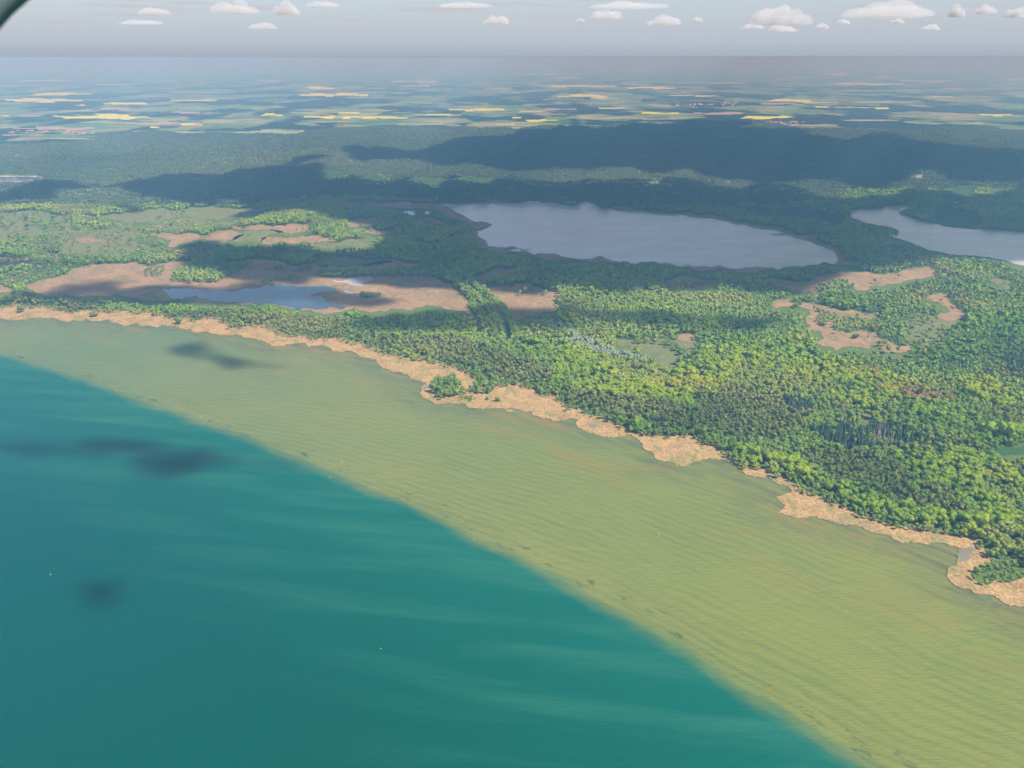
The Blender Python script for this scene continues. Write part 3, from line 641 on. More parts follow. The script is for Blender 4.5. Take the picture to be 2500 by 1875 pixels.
# clumps of a dozen far trees
def clump_lib(kd, n, rad, seeds=5):
    c = bpy.data.collections.new('clumps_' + kd); lib[kd, 2] = c
    for s_ in range(seeds):
        r = random.Random(s_ * 77 + 5); V, F = [], []
        pts = []
        tries = 0
        while len(pts) < n and tries < 900:
            tries += 1
            a = r.uniform(0, 2 * PI); q = rad * math.sqrt(r.random()); p = (q * math.cos(a), q * math.sin(a))
            if all((p[0] - o_[0]) ** 2 + (p[1] - o_[1]) ** 2 > 26 for o_ in pts): pts.append(p)
        for p in pts:
            v, f = crown_mesh(kd, r.randrange(1000), 2); i = len(V); sc_ = r.uniform(.72, 1.15); sx = 1.25
            V += [(x * sc_ * sx + p[0], y * sc_ * sx + p[1], z * sc_ - (.5 if 1 else 0)) for x, y, z in v]; F += [[x + i for x in q] for q in f]
        me = bpy.data.meshes.new('tree_clump'); me.from_pydata(V, [], F); me.materials.append(M['pinefar_dim' if kd == 'pine' else kd])
        c.objects.link(bpy.data.objects.new('tree_clump', me))
for kd in ('alder', 'pine', 'beech', 'shrub'): clump_lib(kd, 14, 21)

def scatter_obj(name, label, xyz, scl, rot, tint, coll):
    me = bpy.data.meshes.new(name); n = len(xyz)
    me.vertices.add(n); me.vertices.foreach_set('co', np.asarray(xyz, np.float32).ravel())
    for an, tp, val in (('scl', 'FLOAT_VECTOR', scl), ('rot', 'FLOAT_VECTOR', rot), ('tint', 'FLOAT', tint)):
        at = me.attributes.new(an, tp, 'POINT'); at.data.foreach_set('vector' if tp == 'FLOAT_VECTOR' else 'value', np.asarray(val, np.float32).ravel())
    at = me.attributes.new('pick', 'INT', 'POINT'); at.data.foreach_set('value', rng.integers(0, 5, n).astype(np.int32))
    o = bpy.data.objects.new(name, me); COL.objects.link(o); tag(o, label, None, None, 'stuff')
    g = bpy.data.node_groups.new('plant_' + name, 'GeometryNodeTree')
    g.interface.new_socket('Geometry', in_out='INPUT', socket_type='NodeSocketGeometry'); g.interface.new_socket('Geometry', in_out='OUTPUT', socket_type='NodeSocketGeometry')
    gi = g.nodes.new('NodeGroupInput'); go = g.nodes.new('NodeGroupOutput'); ip = g.nodes.new('GeometryNodeInstanceOnPoints'); ci = g.nodes.new('GeometryNodeCollectionInfo')
    ci.inputs['Collection'].default_value = coll; ci.inputs['Separate Children'].default_value = True; ci.inputs['Reset Children'].default_value = True
    ip.inputs['Pick Instance'].default_value = True
    g.links.new(gi.outputs[0], ip.inputs['Points']); g.links.new(ci.outputs[0], ip.inputs['Instance']); g.links.new(ip.outputs[0], go.inputs[0])
    for an, dt, sock in (('scl', 'FLOAT_VECTOR', 'Scale'), ('rot', 'FLOAT_VECTOR', 'Rotation'), ('pick', 'INT', 'Instance Index')):
        a = g.nodes.new('GeometryNodeInputNamedAttribute'); a.data_type = dt; a.inputs[0].default_value = an; g.links.new(a.outputs['Attribute'], ip.inputs[sock])
    md = o.modifiers.new('plant', 'NODES'); md.node_group = g
    return o

# ------------------------------------------------------------------ where trees stand
def jit_grid(y0, y1, step):
    """jittered world points between two distances, wide enough for the frame and a margin"""
    rows = []
    y = y0
    while y < y1:
        hw = (y * math.cos(PITCH) + CH * math.sin(PITCH)) * (1250 + 130) / FPX
        xs = np.arange(-hw, hw, step); rows.append(np.stack([xs + (rows.__len__() % 2) * step * .5, np.full(len(xs), y)], 1)); y += step * .88
    p = np.concatenate(rows); return p + rng.uniform(-.47, .47, p.shape) * step
far_px = faredge_r
LANDPX = [(-700, 766)] + fedge_r + [(2640, 1340), (3100, 1300)] + faredge_r[::-1]
isl = lambda *a: tr(*a)
ISLETS = [   # woods standing inside the open marsh
  (isl(('A', [(860,640),(900,620),(990,610),(980,650),(960,680),(870,680)])), 'shrub', .9),
  (isl(('A', [(1030,705),(1060,655),(1150,615),(1300,605),(1400,610),(1530,610),(1450,640),(1350,690),(1310,715),(1130,724)])), 'alder', 1),
  (isl(('A', [(1645,630),(1680,622),(1715,628),(1712,652),(1660,655)])), 'alder', 1),
  (isl(('A', [(1760,640),(1800,627),(1860,625),(1885,638),(1840,654),(1790,654)])), 'alder', 1),
  (isl(('A', [(1565,712),(1660,702),(1800,680),(1812,690),(1700,708),(1570,718)])), 'alder', .7),
  (isl(('A', [(1880,668),(2000,652),(2212,650)]), ('B', [(200,655),(500,640),(640,680),(300,682),(0,688)])), 'alder', 1),
  (isl(('B', [(180,797),(200,780),(260,775),(325,782),(310,798),(250,806)])), 'shrub', 1.4),
  (isl(('C', [(965,770),(970,745),(1050,730),(1120,722),(1195,740),(1190,756),(1060,768),(1010,775)])), 'alder', 1),
  (isl(('B', [(955,725),(970,700),(1030,690),(1100,700),(1115,725),(1050,735)])), 'alder', 1),
  (isl(('C', [(2040,385),(90,735),(160,712),(220,722),(330,715),(360,733),(250,745),(100,750)][1:])), 'alder', .8),
  (isl(('D', [(420,590),(440,520),(500,490),(590,505),(640,560),(645,590),(560,620),(520,615),(470,638),(450,610)])), 'alder', 1.05),
  (isl(('D', [(650,585),(700,550),(740,530),(840,530),(845,580),(800,595),(755,590),(700,605)])), 'alder', .85),
  (isl(('E', [(800,235),(830,190),(860,175),(890,195),(940,200),(945,220),(900,245),(850,265),(820,250)])), 'alder', .8),
  (isl(('E', [(920,280),(930,240),(1010,220),(1090,220),(1150,235),(1250,290),(1350,340),(1400,375),(1370,395),(1290,350),(1200,300),(1130,270),(1090,290),(1020,312),(960,300)])), 'alder', .8),
]
REEDSHRUB = [isl(('I', [(600,500),(610,440),(650,420),(700,440),(690,490)])), isl(('I', [(730,500),(750,450),(800,440),(850,480),(800,510)])), isl(('S', [(1850,1010),(1900,960),(1990,900),(2060,880),(2212,860),(2212,1000),(2130,1040),(2010,1030),(1950,1068),(1880,1040)]))]
CANAL = np.array(W(tr(('B', [(700,640),(790,700),(860,758),(1000,875),(1052,950),(1070,1010),(1085,1085)]))))
POLYS = dict(
 pine=[tr(('S', [(720,190),(900,180),(1100,160),(1280,230),(1450,320),(1600,380),(1700,450),(1750,560),(1880,640),(1800,640),(1600,560),(1450,540),(1300,500),(1100,380),(900,340),(760,260)])),
       tr(('E', [(0,700),(300,700),(500,740),(800,850),(700,960),(560,1050),(300,1060),(150,1010),(0,960)])),
       tr(('D', [(0,215),(600,225),(900,330),(1200,430),(1300,540),(1100,540),(900,500),(650,420),(300,330),(0,290)])),
       tr(('D', [(1400,650),(1900,650),(2212,720),(2212,860),(1950,850),(1700,780)])),
       tr(('E', [(1400,1070),(1700,1060),(1950,1120),(2212,1260),(2212,1340),(1950,1190),(1600,1130)])),
       tr(('A', [(860,930),(1300,900),(1700,930),(2080,960),(2100,1070),(1700,1030),(1200,950)]))],
 beech=[tr(('D', [(1330,540),(1500,530),(2000,540),(2120,580),(2150,650),(1950,640),(1700,620),(1500,600),(1360,580)])),
        tr(('E', [(0,430),(300,400),(600,400),(800,440),(1100,560),(1500,690),(1700,770),(1200,760),(700,640),(300,560),(0,600)])),
        tr(('A', [(1650,890),(1800,895),(2212,900),(2212,960),(1900,940),(1700,930)])),
        tr(('E', [(1750,1120),(2212,1150),(2500,1200),(2500,1500),(2212,1500),(2100,1382),(1500,1382),(1300,1120)])),
        tr(('E', [(1880,1000),(1990,960),(2212,960),(2212,1070),(1990,1080),(1890,1060)])),
        tr(('S', [(600,300),(620,210),(700,210),(860,320),(1000,380),(1200,430),(1300,530),(1560,560),(1700,640),(1640,690),(1400,640),(1100,560),(860,430),(700,380)])),
        tr(('E', [(2212,900),(1850,800),(1700,600),(1850,620),(2212,760)]))],
 spruce=[tr(('E', [(1000,950),(1400,960),(1550,1050),(1350,1110),(1000,1120),(850,1080),(730,1000),(900,960)])), tr(('E', [(540,800),(700,770),(830,860),(700,880)])), tr(('E', [(2060,520),(2212,490),(2212,590),(2080,590)]))],
 dead=[tr(('E', [(1170,1070),(1180,1000),(1280,1010),(1330,1040),(1320,1110),(1230,1130)])), tr(('E', [(900,850),(1000,840),(1010,885),(910,890)])), tr(('E', [(640,760),(700,760),(700,790),(640,790)])), tr(('E', [(1090,1000),(1200,990),(1180,1020)])), tr(('E', [(2140,500),(2212,495),(2212,540)]))],
 oakred=[tr(('E', [(1050,560),(1200,560),(1230,620),(1080,610)])), tr(('E', [(1200,710),(1500,690),(1720,740),(1700,800),(1400,790),(1220,750)]))],
 willow=[tr(('D', [(1195,140),(1240,125),(1290,150),(1400,200),(1520,260),(1650,320),(1740,345),(1880,370),(1850,400),(1750,385),(1620,362),(1500,330),(1420,300),(1320,268),(1340,245),(1430,248),(1380,205),(1280,175),(1210,165)]))],
 shrub=[tr(('A', [(-200,650),(0,665),(300,610),(540,610),(300,690),(100,740),(-200,720)])), tr(('A', [(-200,860),(0,830),(300,850),(460,890),(300,870),(0,880),(-200,880)])),
        tr(('D', [(1260,650),(1330,640),(1450,690),(1600,720),(1560,745),(1450,735),(1330,700)]))])
P_MIX = dict(pine=.80, beech=.58, spruce=.85, dead=.7, oakred=.5, willow=.9, shrub=.85)
THIN = [tr(('D', [(1650,240),(2212,200),(2212,500),(2000,420),(1800,300)])), tr(('A', [(380,400),(1000,400),(1000,540),(700,580),(380,560)])), tr(('E', [(1390,200),(1760,220),(1600,420),(1400,420)]))]

def classify(p, far=False):
    """returns keep mask and kind index per world point"""
    q = to_px(p); n = len(p); qt = to_px(p, 9.0); qu = to_px(p, 16.0)
    keep = inside(q, LANDPX)
    for P_, pr in LOW:
        m = inside(q, P_) | inside(qt, P_) | inside(qu, P_)
        if pr < 0: m = inside(q, P_) & ~inside(qt, P_) | inside(q, P_); pr = -pr
        if m.any(): keep &= ~(m & (rng.random(n) > pr))
    keep &= ~inside(q, SHORE_BAND)
    kind = np.full(n, 'alder', dtype=object)
    mixn = fnoise(p, 90, 3)
    r = rng.random(n)
    kind[(mixn > .60) & (r < .55)] = 'beech'
    kind[(mixn < .36) & (r < .5)] = 'pine'
    kind[(r > .97)] = 'shrub'
    for kd in ('pine', 'beech', 'oakred', 'spruce', 'shrub', 'dead', 'willow'):
        for P_ in POLYS[kd]:
            m = inside(q, P_) & (rng.random(n) < P_MIX[kd]); kind[m] = kd
    for P_ in THIN:
        m = inside(q, P_); keep &= ~(m & (rng.random(n) > .5))
    # the tree lined ditch
    d_, _, _ = poly_dist(p, CANAL)
    keep &= ~((d_ < 5))
    scl = np.ones(n)
    for P_, kd, s_ in ISLETS:
        m = inside(q, P_); keep |= m & (rng.random(n) < .92); kind[m] = kd; scl[m] = s_
    for P_ in REEDSHRUB:
        m = inside(q, P_); keep |= m & (rng.random(n) < .8); kind[m] = 'alder'; scl[m] = .5
    return keep, kind, scl, q

PTS = []
p = jit_grid(820 * K, 1500, 5.5); keep, kind, scl, q = classify(p)
p, kind, scl, q = p[keep], kind[keep], scl[keep], q[keep]
# wide crowned kinds need more room
rr = rng.random(len(p))
ok = ~((np.isin(kind, ['beech', 'oakred']) & (rr > .62)) | ((kind == 'alder') & (rr > .9)) | ((kind == 'willow') & (rr > .75)) | ((kind == 'dead') & (rr > .8)))
p, kind, scl, q = p[ok], kind[ok], scl[ok], q[ok]
stand = fnoise(p, 130, 9); tint = np.clip(.50 + 1.5 * (stand - .5) + rng.normal(0, .12, len(p)), 0, 1)
hgt = scl * np.clip(rng.normal(.93, .20, len(p)), .45, 1.4) * (.70 + .30 * fnoise(p, 160, 4))
fe = np.array(W(fedge_r)); dist_edge = poly_dist(p, fe[::4])[0]
hgt *= np.where(scl == 1, np.clip(.6 + dist_edge / 45, .6, 1.0), 1.0)
near_xyz = np.stack([p[:, 0], p[:, 1], np.full(len(p), .25)], 1)
inframe = (q[:, 0] > 5) & (q[:, 0] < 2495) & (q[:, 1] < 1870)

LABEL = dict(
 beech=('broadleaf_tree', 'tree', 'bright yellow green broadleaf tree in the wood behind the reed shore', 'yellow green trees of the shore wood'),
 alder=('alder_tree', 'tree', 'narrow mid green tree in the wood close behind the reeds', 'mid green trees of the shore wood'),
 pine=('pine_tree', 'pine', 'grey green pine in the dark stand behind the shore trees', 'pines of the dark stand near the shore'),
 spruce=('spruce_tree', 'spruce', 'dark pointed spruce in the small stand near the grey dead trees', 'dark spruces beside the dead trees'),
 dead=('dead_tree', 'dead tree', 'bare grey brown dead spruce standing among dark spruces', 'dead spruces in the wood'),
 willow=('willow_tree', 'willow', 'silvery pale willow in the light row through the wood', 'silvery willows in the curved row'),
 oakred=('oak_tree', 'oak', 'orange tinted young oak in the yellow green wood', 'orange tinted oaks in the wood'),
 shrub=('shrub', 'shrub', 'low rounded willow shrub on the reed shore', 'shrubs along the reed shore'))
NOBJ = dict(beech=300, alder=300, pine=300, spruce=150, dead=60, willow=200, oakred=90, shrub=220)
proto = {}
def zone_text(kd, x, de, tn):
    z = 'left shore wood' if x < 1000 else 'wood behind the spit' if x < 1450 else 'centre right wood' if x < 1900 else 'right edge wood'
    e = 'by the reeds'
    t = 'dark' if tn < .42 else 'light' if tn > .62 else 'midtone'
    nm = dict(beech='yellow green broadleaf tree', alder='slender green tree', pine='grey green pine', spruce='dark pointed spruce', dead='bare grey dead tree', willow='silvery willow', oakred='orange tinted oak', shrub='low rounded willow bush')[kd]
    lab = '%s %s %s, in the %s' % (t, nm, e if de < 32 else 'further back', z)
    return lab, '%s %ss in the %s, %s' % (t, nm, z, 'front' if de < 32 else 'back')
def plant(kd, x, y, z, s_, rz, tn, var=0, label=None, name=None, group=None, sz=1.0):
    nm, cat, lab, grp = LABEL[kd]
    e = empty(name or nm, (x, y, z), rz); e.scale = (s_ * 1.1, s_ * 1.1, s_ * sz)
    t = bpy.data.objects.new('trunk', trunk_me[kd]); c = bpy.data.objects.new('crown', crown_me[kd][var % 4])
    for o in (t, c): COL.objects.link(o); o.parent = e; o['tint'] = float(tn)
    e['label'] = label or lab; e['category'] = cat
    if label is None or group: e['group'] = group or grp
    return e
WOODNAME = dict(beech='broadleaf_wood', alder='alder_wood', pine='pine_wood', spruce='spruce_wood', dead='dead_wood_stand', willow='willow_belt', oakred='oak_wood', shrub='scrub')
dcam = np.hypot(np.hypot(p[:, 0], p[:, 1]), CH)
for kd in KINDS:
    idx = np.nonzero(kind == kd)[0]
    if not len(idx): continue
    vis = idx[inframe[idx]]; vis = vis[np.argsort(dcam[vis] / hgt[vis])][:NOBJ[kd]]
    def zt(i, kd=kd):
        a_, b_ = zone_text(kd, q[i, 0], dist_edge[i], tint[i]); return a_, None, b_
    for i in vis:
        plant(kd, near_xyz[i, 0], near_xyz[i, 1], .25, float(hgt[i]), random.uniform(0, 6.28), float(tint[i]), int(rng.integers(0, 4)), *zt(i), sz=.84)
    rest = np.setdiff1d(idx, vis)
    if len(rest):
        a = np.zeros((len(rest), 3)); a[:, 2] = rng.uniform(0, 6.28, len(rest)); a[:, :2] = rng.normal(0, .03, (len(rest), 2))
        s3 = np.stack([hgt[rest] * rng.uniform(.98, 1.24, len(rest)), hgt[rest] * rng.uniform(.98, 1.24, len(rest)), hgt[rest] * .84], 1)
        nr = dcam[rest] < 1250
        for lod, mm in ((0, nr), (1, ~nr)):
            if mm.any(): scatter_obj(WOODNAME[kd], 'wood of ' + LABEL[kd][3].split(' of ')[0] + ' behind the shore', near_xyz[rest][mm], s3[mm], a[mm], tint[rest][mm], lib[kd, lod])
print('near trees', len(p))

# middle distance: single smaller trees to 3.2 km, then clumps
p = jit_grid(1500, 2500, 7.2); keep, kind, scl, q = classify(p); p, kind, scl, q = p[keep], kind[keep], scl[keep], q[keep]
rr = rng.random(len(p)); ok = ~(np.isin(kind, ['beech', 'oakred']) & (rr > .75)); p, kind, scl = p[ok], kind[ok], scl[ok]
stand = fnoise(p, 150, 9); tint = np.clip(.5 + 1.3 * (stand - .5) + rng.normal(0, .17, len(p)), 0, 1)
hgt = scl * np.clip(rng.normal(.95, .20, len(p)), .45, 1.4) * (.70 + .30 * fnoise(p, 160, 4))
for kd in KINDS:
    mm = kind == kd
    if mm.sum():
        n = mm.sum(); a = np.zeros((n, 3)); a[:, 2] = rng.uniform(0, 6.28, n)
        wide = 1.22
        s3 = np.stack([hgt[mm] * wide, hgt[mm] * wide, hgt[mm] * .85], 1)
        scatter_obj(WOODNAME[kd], 'wood of ' + LABEL[kd][3].split(' of ')[0] + ' in the middle distance', np.stack([p[mm][:, 0], p[mm][:, 1], np.full(n, .5)], 1), s3, a, tint[mm], lib[kd, 1])
print('mid trees', len(p))
tot = 0
for y0, y1, step, big_ in ((2500, 3600, 27, 1.0), (3600, 11200 * K, 31, 1.2)):
    p = jit_grid(y0, y1, step); keep, kind, scl, q = classify(p); 
    # far forest: pine, broadleaf only near the lakes and meadows
    pineband = (q[:, 1] < 505 + 25 * np.sin(q[:, 0] / 190.) + 20 * (q[:, 0] / 2500.)) & ~((q[:, 0] > 2050) & (q[:, 1] > 470))
    kk = np.where(pineband & (rng.random(len(p)) < .93), 'pine', 'alder').astype(object)
    kk[(~pineband) & (rng.random(len(p)) < .15)] = 'beech'
    kk[(kind == 'shrub')] = 'shrub'
    p, kk, q = p[keep], kk[keep], q[keep]
    stand = fnoise(p, 600, 12); tint = np.clip(.45 + 1.0 * (stand - .5) + rng.normal(0, .10, len(p)), 0, 1)
    for kd in ('pine', 'alder', 'beech', 'shrub'):
        mm = kk == kd; n = mm.sum(); tot += n
        if not n: continue
        a = np.zeros((n, 3)); a[:, 2] = rng.uniform(0, 6.28, n); h = rng.uniform(.85, 1.15, n)
        s3 = np.stack([np.full(n, big_), np.full(n, big_), h * (1 if big_ == 1 else 1.15)], 1)
        scatter_obj({'pine': 'pine_forest', 'alder': 'distant_wood', 'beech': 'distant_wood', 'shrub': 'distant_scrub'}[kd], {'pine': 'hazy pine forest stretching to the farmland', 'alder': 'dark wood around the lakes and marshes', 'beech': 'light green wood among the marshes', 'shrub': 'scattered scrub in the marshes'}[kd],
                    np.stack([p[mm][:, 0], p[mm][:, 1], np.full(n, .4)], 1), s3, a, tint[mm], lib[kd, 2])
print('clumps', tot)
# rows of poplars on both banks of the ditch, ditch water between them
seg = np.diff(CANAL, axis=0); Ls = np.hypot(seg[:, 0], seg[:, 1])
rows = []
for (a, v, l_) in zip(CANAL[:-1], seg, Ls):
    nrm = np.array([-v[1], v[0]]) / l_
    for t in np.arange(0, l_, 7.0):
        for off in (-17, -9, 8, 14):
            rows.append(a + v * (t + rng.uniform(-2, 2)) / l_ + nrm * (off + rng.uniform(-1.2, 1.2)))
rows = np.array(rows); n = len(rows); a = np.zeros((n, 3)); a[:, 2] = rng.uniform(0, 6.28, n); h = rng.uniform(.85, 1.15, n)
scatter_obj('avenue_trees', 'tall green tree rows on both banks of the straight ditch', np.stack([rows[:, 0], rows[:, 1], np.full(n, .5)], 1), np.stack([h, h, h * 1.05], 1), a, np.clip(rng.normal(.55, .12, n), 0, 1), lib['alder', 1])
cw = []
for s_ in (-2.5, 2.5):
    line = []
    for i, c in enumerate(CANAL):
        v = CANAL[min(i + 1, len(CANAL) - 1)] - CANAL[max(i - 1, 0)]; v = v / np.hypot(*v); line.append(tuple(c + np.array([-v[1], v[0]]) * s_))
    cw.append(line)
ngon_sheet('ditch_water', cw[0] + cw[1][::-1], .9, M['pool'], 'structure')

# trees that stand alone, each with its own place
LONE = [
 ('E', 793, 160, 'alder', .55, 'small green tree alone near the top of the branching tan clearing'),
 ('E', 826, 168, 'shrub', 1.5, 'round bush right of the small tree in the branching clearing'),
 ('E', 1085, 215, 'alder', .6, 'single round tree in the upper arm of the branching clearing'),
 ('E', 855, 262, 'shrub', 1.8, 'low bush just below the tree clump in the branching clearing'),
 ('E', 1072, 348, 'shrub', 1.9, 'small light bush in the middle of the lower tan clearing'),
 ('E', 1645, 108, 'alder', .6, 'lone tree at the top of the narrow tan glade'),
 ('E', 1172, 190, 'alder', .75, 'tall tree at the lower edge of the wood above the clearing'),
 ('E', 1430, 340, 'alder', .7, 'dark round tree on the thin winding glade'),
 ('E', 1225, 405, 'beech', .6, 'left of two green trees side by side at the clearing edge'),
 ('E', 1262, 402, 'beech', .65, 'right of two green trees side by side at the clearing edge'),
 ('E', 1290, 450, 'beech', .8, 'broad pale tree at the bottom edge of the branching clearing'),
 ('E', 1358, 450, 'alder', .9, 'tall narrow tree at the bottom right of the branching clearing'),
 ('E', 1412, 395, 'beech', .6, 'round tree right of the tall narrow one in the clearing'),
 ('E', 1505, 405, 'alder', .6, 'round tree at the right tip of the branching clearing'),
 ('E', 1302, 520, 'alder', .9, 'dark green tree standing out of the yellow green wood'),
 ('W', 1070, 100, 'shrub', 2.4, 'single green bush on the left reed shore'),
 ('W', 1375, 132, 'alder', .6, 'small dark tree at the left reed shore in front of the wood'),
 ('W', 1450, 128, 'alder', .7, 'rounded dark tree at the edge of the left reed shore'),
 ('W', 566, 55, 'shrub', 2.2, 'low green bush on the far left reed shore'),
 ('W', 130, 30, 'shrub', 2.2, 'leftmost green bush on the reed shore'),
 ('I', 935, 468, 'shrub', .8, 'tiny dark bush in the reeds right of the wooded spit'),
 ('I', 1058, 488, 'shrub', 1.2, 'small green bush in the reeds below the big round willow'),
 ('B', 1015, 678, 'alder', .6, 'left of two small trees in the shaded marsh clearing'),
 ('B', 1062, 658, 'alder', .65, 'right of two small trees in the shaded marsh clearing'),
 ('B', 1043, 680, 'alder', .5, 'tiny tree below two others in the shaded marsh clearing'),
 ('B', 915, 695, 'alder', .55, 'small tree beside the ditch rows in the marsh clearing'),
 ('B', 1218, 762, 'shrub', 1.5, 'small bush on the upper marsh meadow right of the ditch'),
 ('A', 1062, 305, 'alder', .9, 'left of two dark trees on the long pale meadow'),
 ('A', 1103, 305, 'alder', 1.1, 'right of two dark trees on the long pale meadow'),
 ('A', 1722, 370, 'beech', .8, 'bright tree at the edge of the sunlit tan clearing'),
 ('E', 1940, 1040, 'beech', 1.35, 'large round golden oak left of the smooth green meadow'),
 ('E', 2080, 1050, 'beech', 1.3, 'large round golden oak at the head of the smooth green meadow'),
 ('E', 2140, 1045, 'beech', 1.25, 'large round oak at the right edge above the green meadow')]
for rg, u, v, kd, s_, lab in LONE:
    x, y = px(*tr((rg, [(u, v)]))[0], .7)
    plant(kd, x, y, 1.0, s_ * 1.1, random.uniform(0, 6), random.uniform(.3, .7), random.randrange(4), lab)
r = random.Random(21)
for i in range(46):       # dotted pasture at the left
    u, v = r.uniform(0, 420), r.uniform(292, 400)
    x, y = px(*tr(('A', [(u, v)]))[0], .7)
    plant('beech' if i % 3 else 'alder', x, y, .7, r.uniform(.6, 1.1), r.uniform(0, 6), r.uniform(.1, .7), i, 'round green tree dotted on the light pasture at the left edge', 'pasture_tree', 'round trees dotted over the left pasture')

# ------------------------------------------------------------------ buildings
M['wallw'] = NM('whitewashed_wall', .8).color((.72, .68, .60)).m
M['brick'] = NM('brick_wall', .85).color((.36, .15, .10)).m
M['roofr'] = NM('red_roof_tiles', .8).color((.42, .11, .06)).m
M['roofg'] = NM('grey_roof', .7).color((.30, .29, .28)).m
M['dark'] = NM('window_dark', .3, .5).color((.03, .035, .04)).m
def box(x0, x1, y0, y1, z0, z1):
    return [(x0,y0,z0),(x1,y0,z0),(x1,y1,z0),(x0,y1,z0),(x0,y0,z1),(x1,y0,z1),(x1,y1,z1),(x0,y1,z1)], [(0,3,2,1),(4,5,6,7),(0,1,5,4),(1,2,6,5),(2,3,7,6),(3,0,4,7)]
def house_meshes(w_, d_, h_, rh, wm, rm):
    V, F = box(-w_/2, w_/2, -d_/2, d_/2, 0, h_); a = bpy.data.meshes.new('wall'); a.from_pydata(V, [], F); a.materials.append(wm)
    o_ = .5; V = [(-w_/2-o_,-d_/2-o_,h_),(w_/2+o_,-d_/2-o_,h_),(w_/2+o_,d_/2+o_,h_),(-w_/2-o_,d_/2+o_,h_),(-w_/2-o_,0,h_+rh),(w_/2+o_,0,h_+rh)]
    b = bpy.data.meshes.new('roof'); b.from_pydata(V, [], [(0,1,5,4),(2,3,4,5),(0,4,3),(1,2,5),(0,3,2,1)]); b.materials.append(rm)
    V, F = [], []
    nwin = max(3, int(w_ / 4))
    for i in range(nwin):
        x = -w_/2 + w_ * (i + .5) / nwin; v, f = box(x - .6, x + .6, -d_/2 - .04, -d_/2 + .1, 1.2, 2.6); F += [tuple(q + len(V) for q in g_) for g_ in f]; V += v
    c = bpy.data.meshes.new('window'); c.from_pydata(V, [], F); c.materials.append(M['dark'])
    V, F = box(-.5, .5, -.5, .5, 0, 2.2); e_ = bpy.data.meshes.new('chimney'); e_.from_pydata(V, [], F); e_.materials.append(M['brick'])
    return a, b, c, e_, (w_, h_, rh)
HM = [house_meshes(15, 9, 4, 4, M['wallw'], M['roofr']), house_meshes(24, 11, 4, 5.5, M['brick'], M['roofr']), house_meshes(38, 14, 5, 5, M['wallw'], M['roofr']), house_meshes(60, 22, 9, 3, M['wallw'], M['roofg']), house_meshes(30, 14, 13, 3, M['wallw'], M['roofr']), house_meshes(18, 12, 6, 5, M['wallw'], M['roofg'])]
def house(pxx, pyy, k_, rz, name, label, group=None, s_=1.0):
    x, y = px(pxx, pyy, .7); e = empty(name, (x, y, .7), rz); e.scale = (s_ * .62,) * 3
    wl, rf, wn, ch, (w_, h_, rh) = HM[k_]
    ow = bpy.data.objects.new('wall', wl); orf = bpy.data.objects.new('roof', rf); own = bpy.data.objects.new('window', wn); oc = bpy.data.objects.new('chimney', ch)
    own['kind'] = 'stuff'
    for o in (ow, orf, own, oc): COL.objects.link(o)
    ow.parent = orf.parent = own.parent = e; oc.parent = orf; oc.location = (w_ * .25, 1.0, h_ + rh * .55)
    tag(e, label, 'house', group); return e
r = random.Random(5)
for i, (u, v, k_) in enumerate([(1130,478,1),(1165,500,2),(1200,470,0),(1210,512,1),(1245,495,2),(1320,490,1),(1360,512,0),(1385,485,2),(1430,505,1),(1460,485,1),(1500,488,2),(1515,480,0),(990,410,0),(1180,525,0),(1300,525,0),(1410,525,0)]):
    house(*tr(('K', [(u, v)]))[0], k_, r.uniform(-.5, .5), 'farmhouse', 'red roofed house in the small village behind the right lake', 'red roofed village houses behind the right lake', 1.25)
xc, yc = px(*tr(('K', [(1293, 505)]))[0], .7)
ch = empty('village_church', (xc, yc, .7), .3); ch.scale = (.7, .7, .7); tag(ch, 'village church with a slim pink red spire among red roofs', 'church')
V, F = box(-11, 11, -6, 6, 0, 8); mesh_obj('wall', V, F, M['brick'], ch)
mesh_obj('roof', [(-11.5,-6.5,8),(11.5,-6.5,8),(11.5,6.5,8),(-11.5,6.5,8),(-11.5,0,15),(11.5,0,15)], [(0,1,5,4),(2,3,4,5),(0,4,3),(1,2,5)], M['roofr'], ch)
V, F = box(-18, -11.6, -3.2, 3.2, 0, 18); mesh_obj('tower', V, F, M['brick'], ch)
mesh_obj('spire', [(-18.2,-3.4,18),(-11.4,-3.4,18),(-11.4,3.4,18),(-18.2,3.4,18),(-14.8,0,36)], [(0,1,4),(1,2,4),(2,3,4),(3,0,4)], M['roofr'], ch)
for i in range(26):      # long town on the plain
    u = r.uniform(290, 800) if i < 16 else r.uniform(860, 1100); v = (r.uniform(190, 225) if i < 16 else r.uniform(160, 215))
    house(*tr(('V', [(u, v)]))[0], r.choice([3, 3, 4, 5, 0]), r.uniform(-.3, .3), 'town_house', 'pale building of the distant town on the plain', 'pale buildings of the distant town', 1.2)
for i in range(22):
    house(*tr(('V', [(r.uniform(1290, 2030), 436 + r.uniform(-14, 12))]))[0], r.choice([0, 5, 2, 0]), r.uniform(-.4, .4), 'cottage', 'small house in the village row below the yellow field', 'village houses below the yellow field', 1.2)
for i in range(24):
    house(*tr(('T', [(r.choice([r.uniform(10, 200), r.uniform(210, 410)]), r.uniform(566, 580))]))[0], r.choice([0, 2, 1, 5]), r.uniform(-.4, .4), 'village_house', 'red roofed house in the far village at the left edge', 'houses of the far left village', 1.15)
# village trees
for i in range(60):
    x, y = px(*tr(('K', [(r.uniform(930, 1640), r.uniform(395, 550))]))[0], .7)
    plant('alder', x, y, .7, r.uniform(.7, 1.1), r.uniform(0, 6), r.uniform(.1, .6), i, 'green tree among the red roofed houses behind the right lake', 'village_tree', 'trees between the red roofed houses')
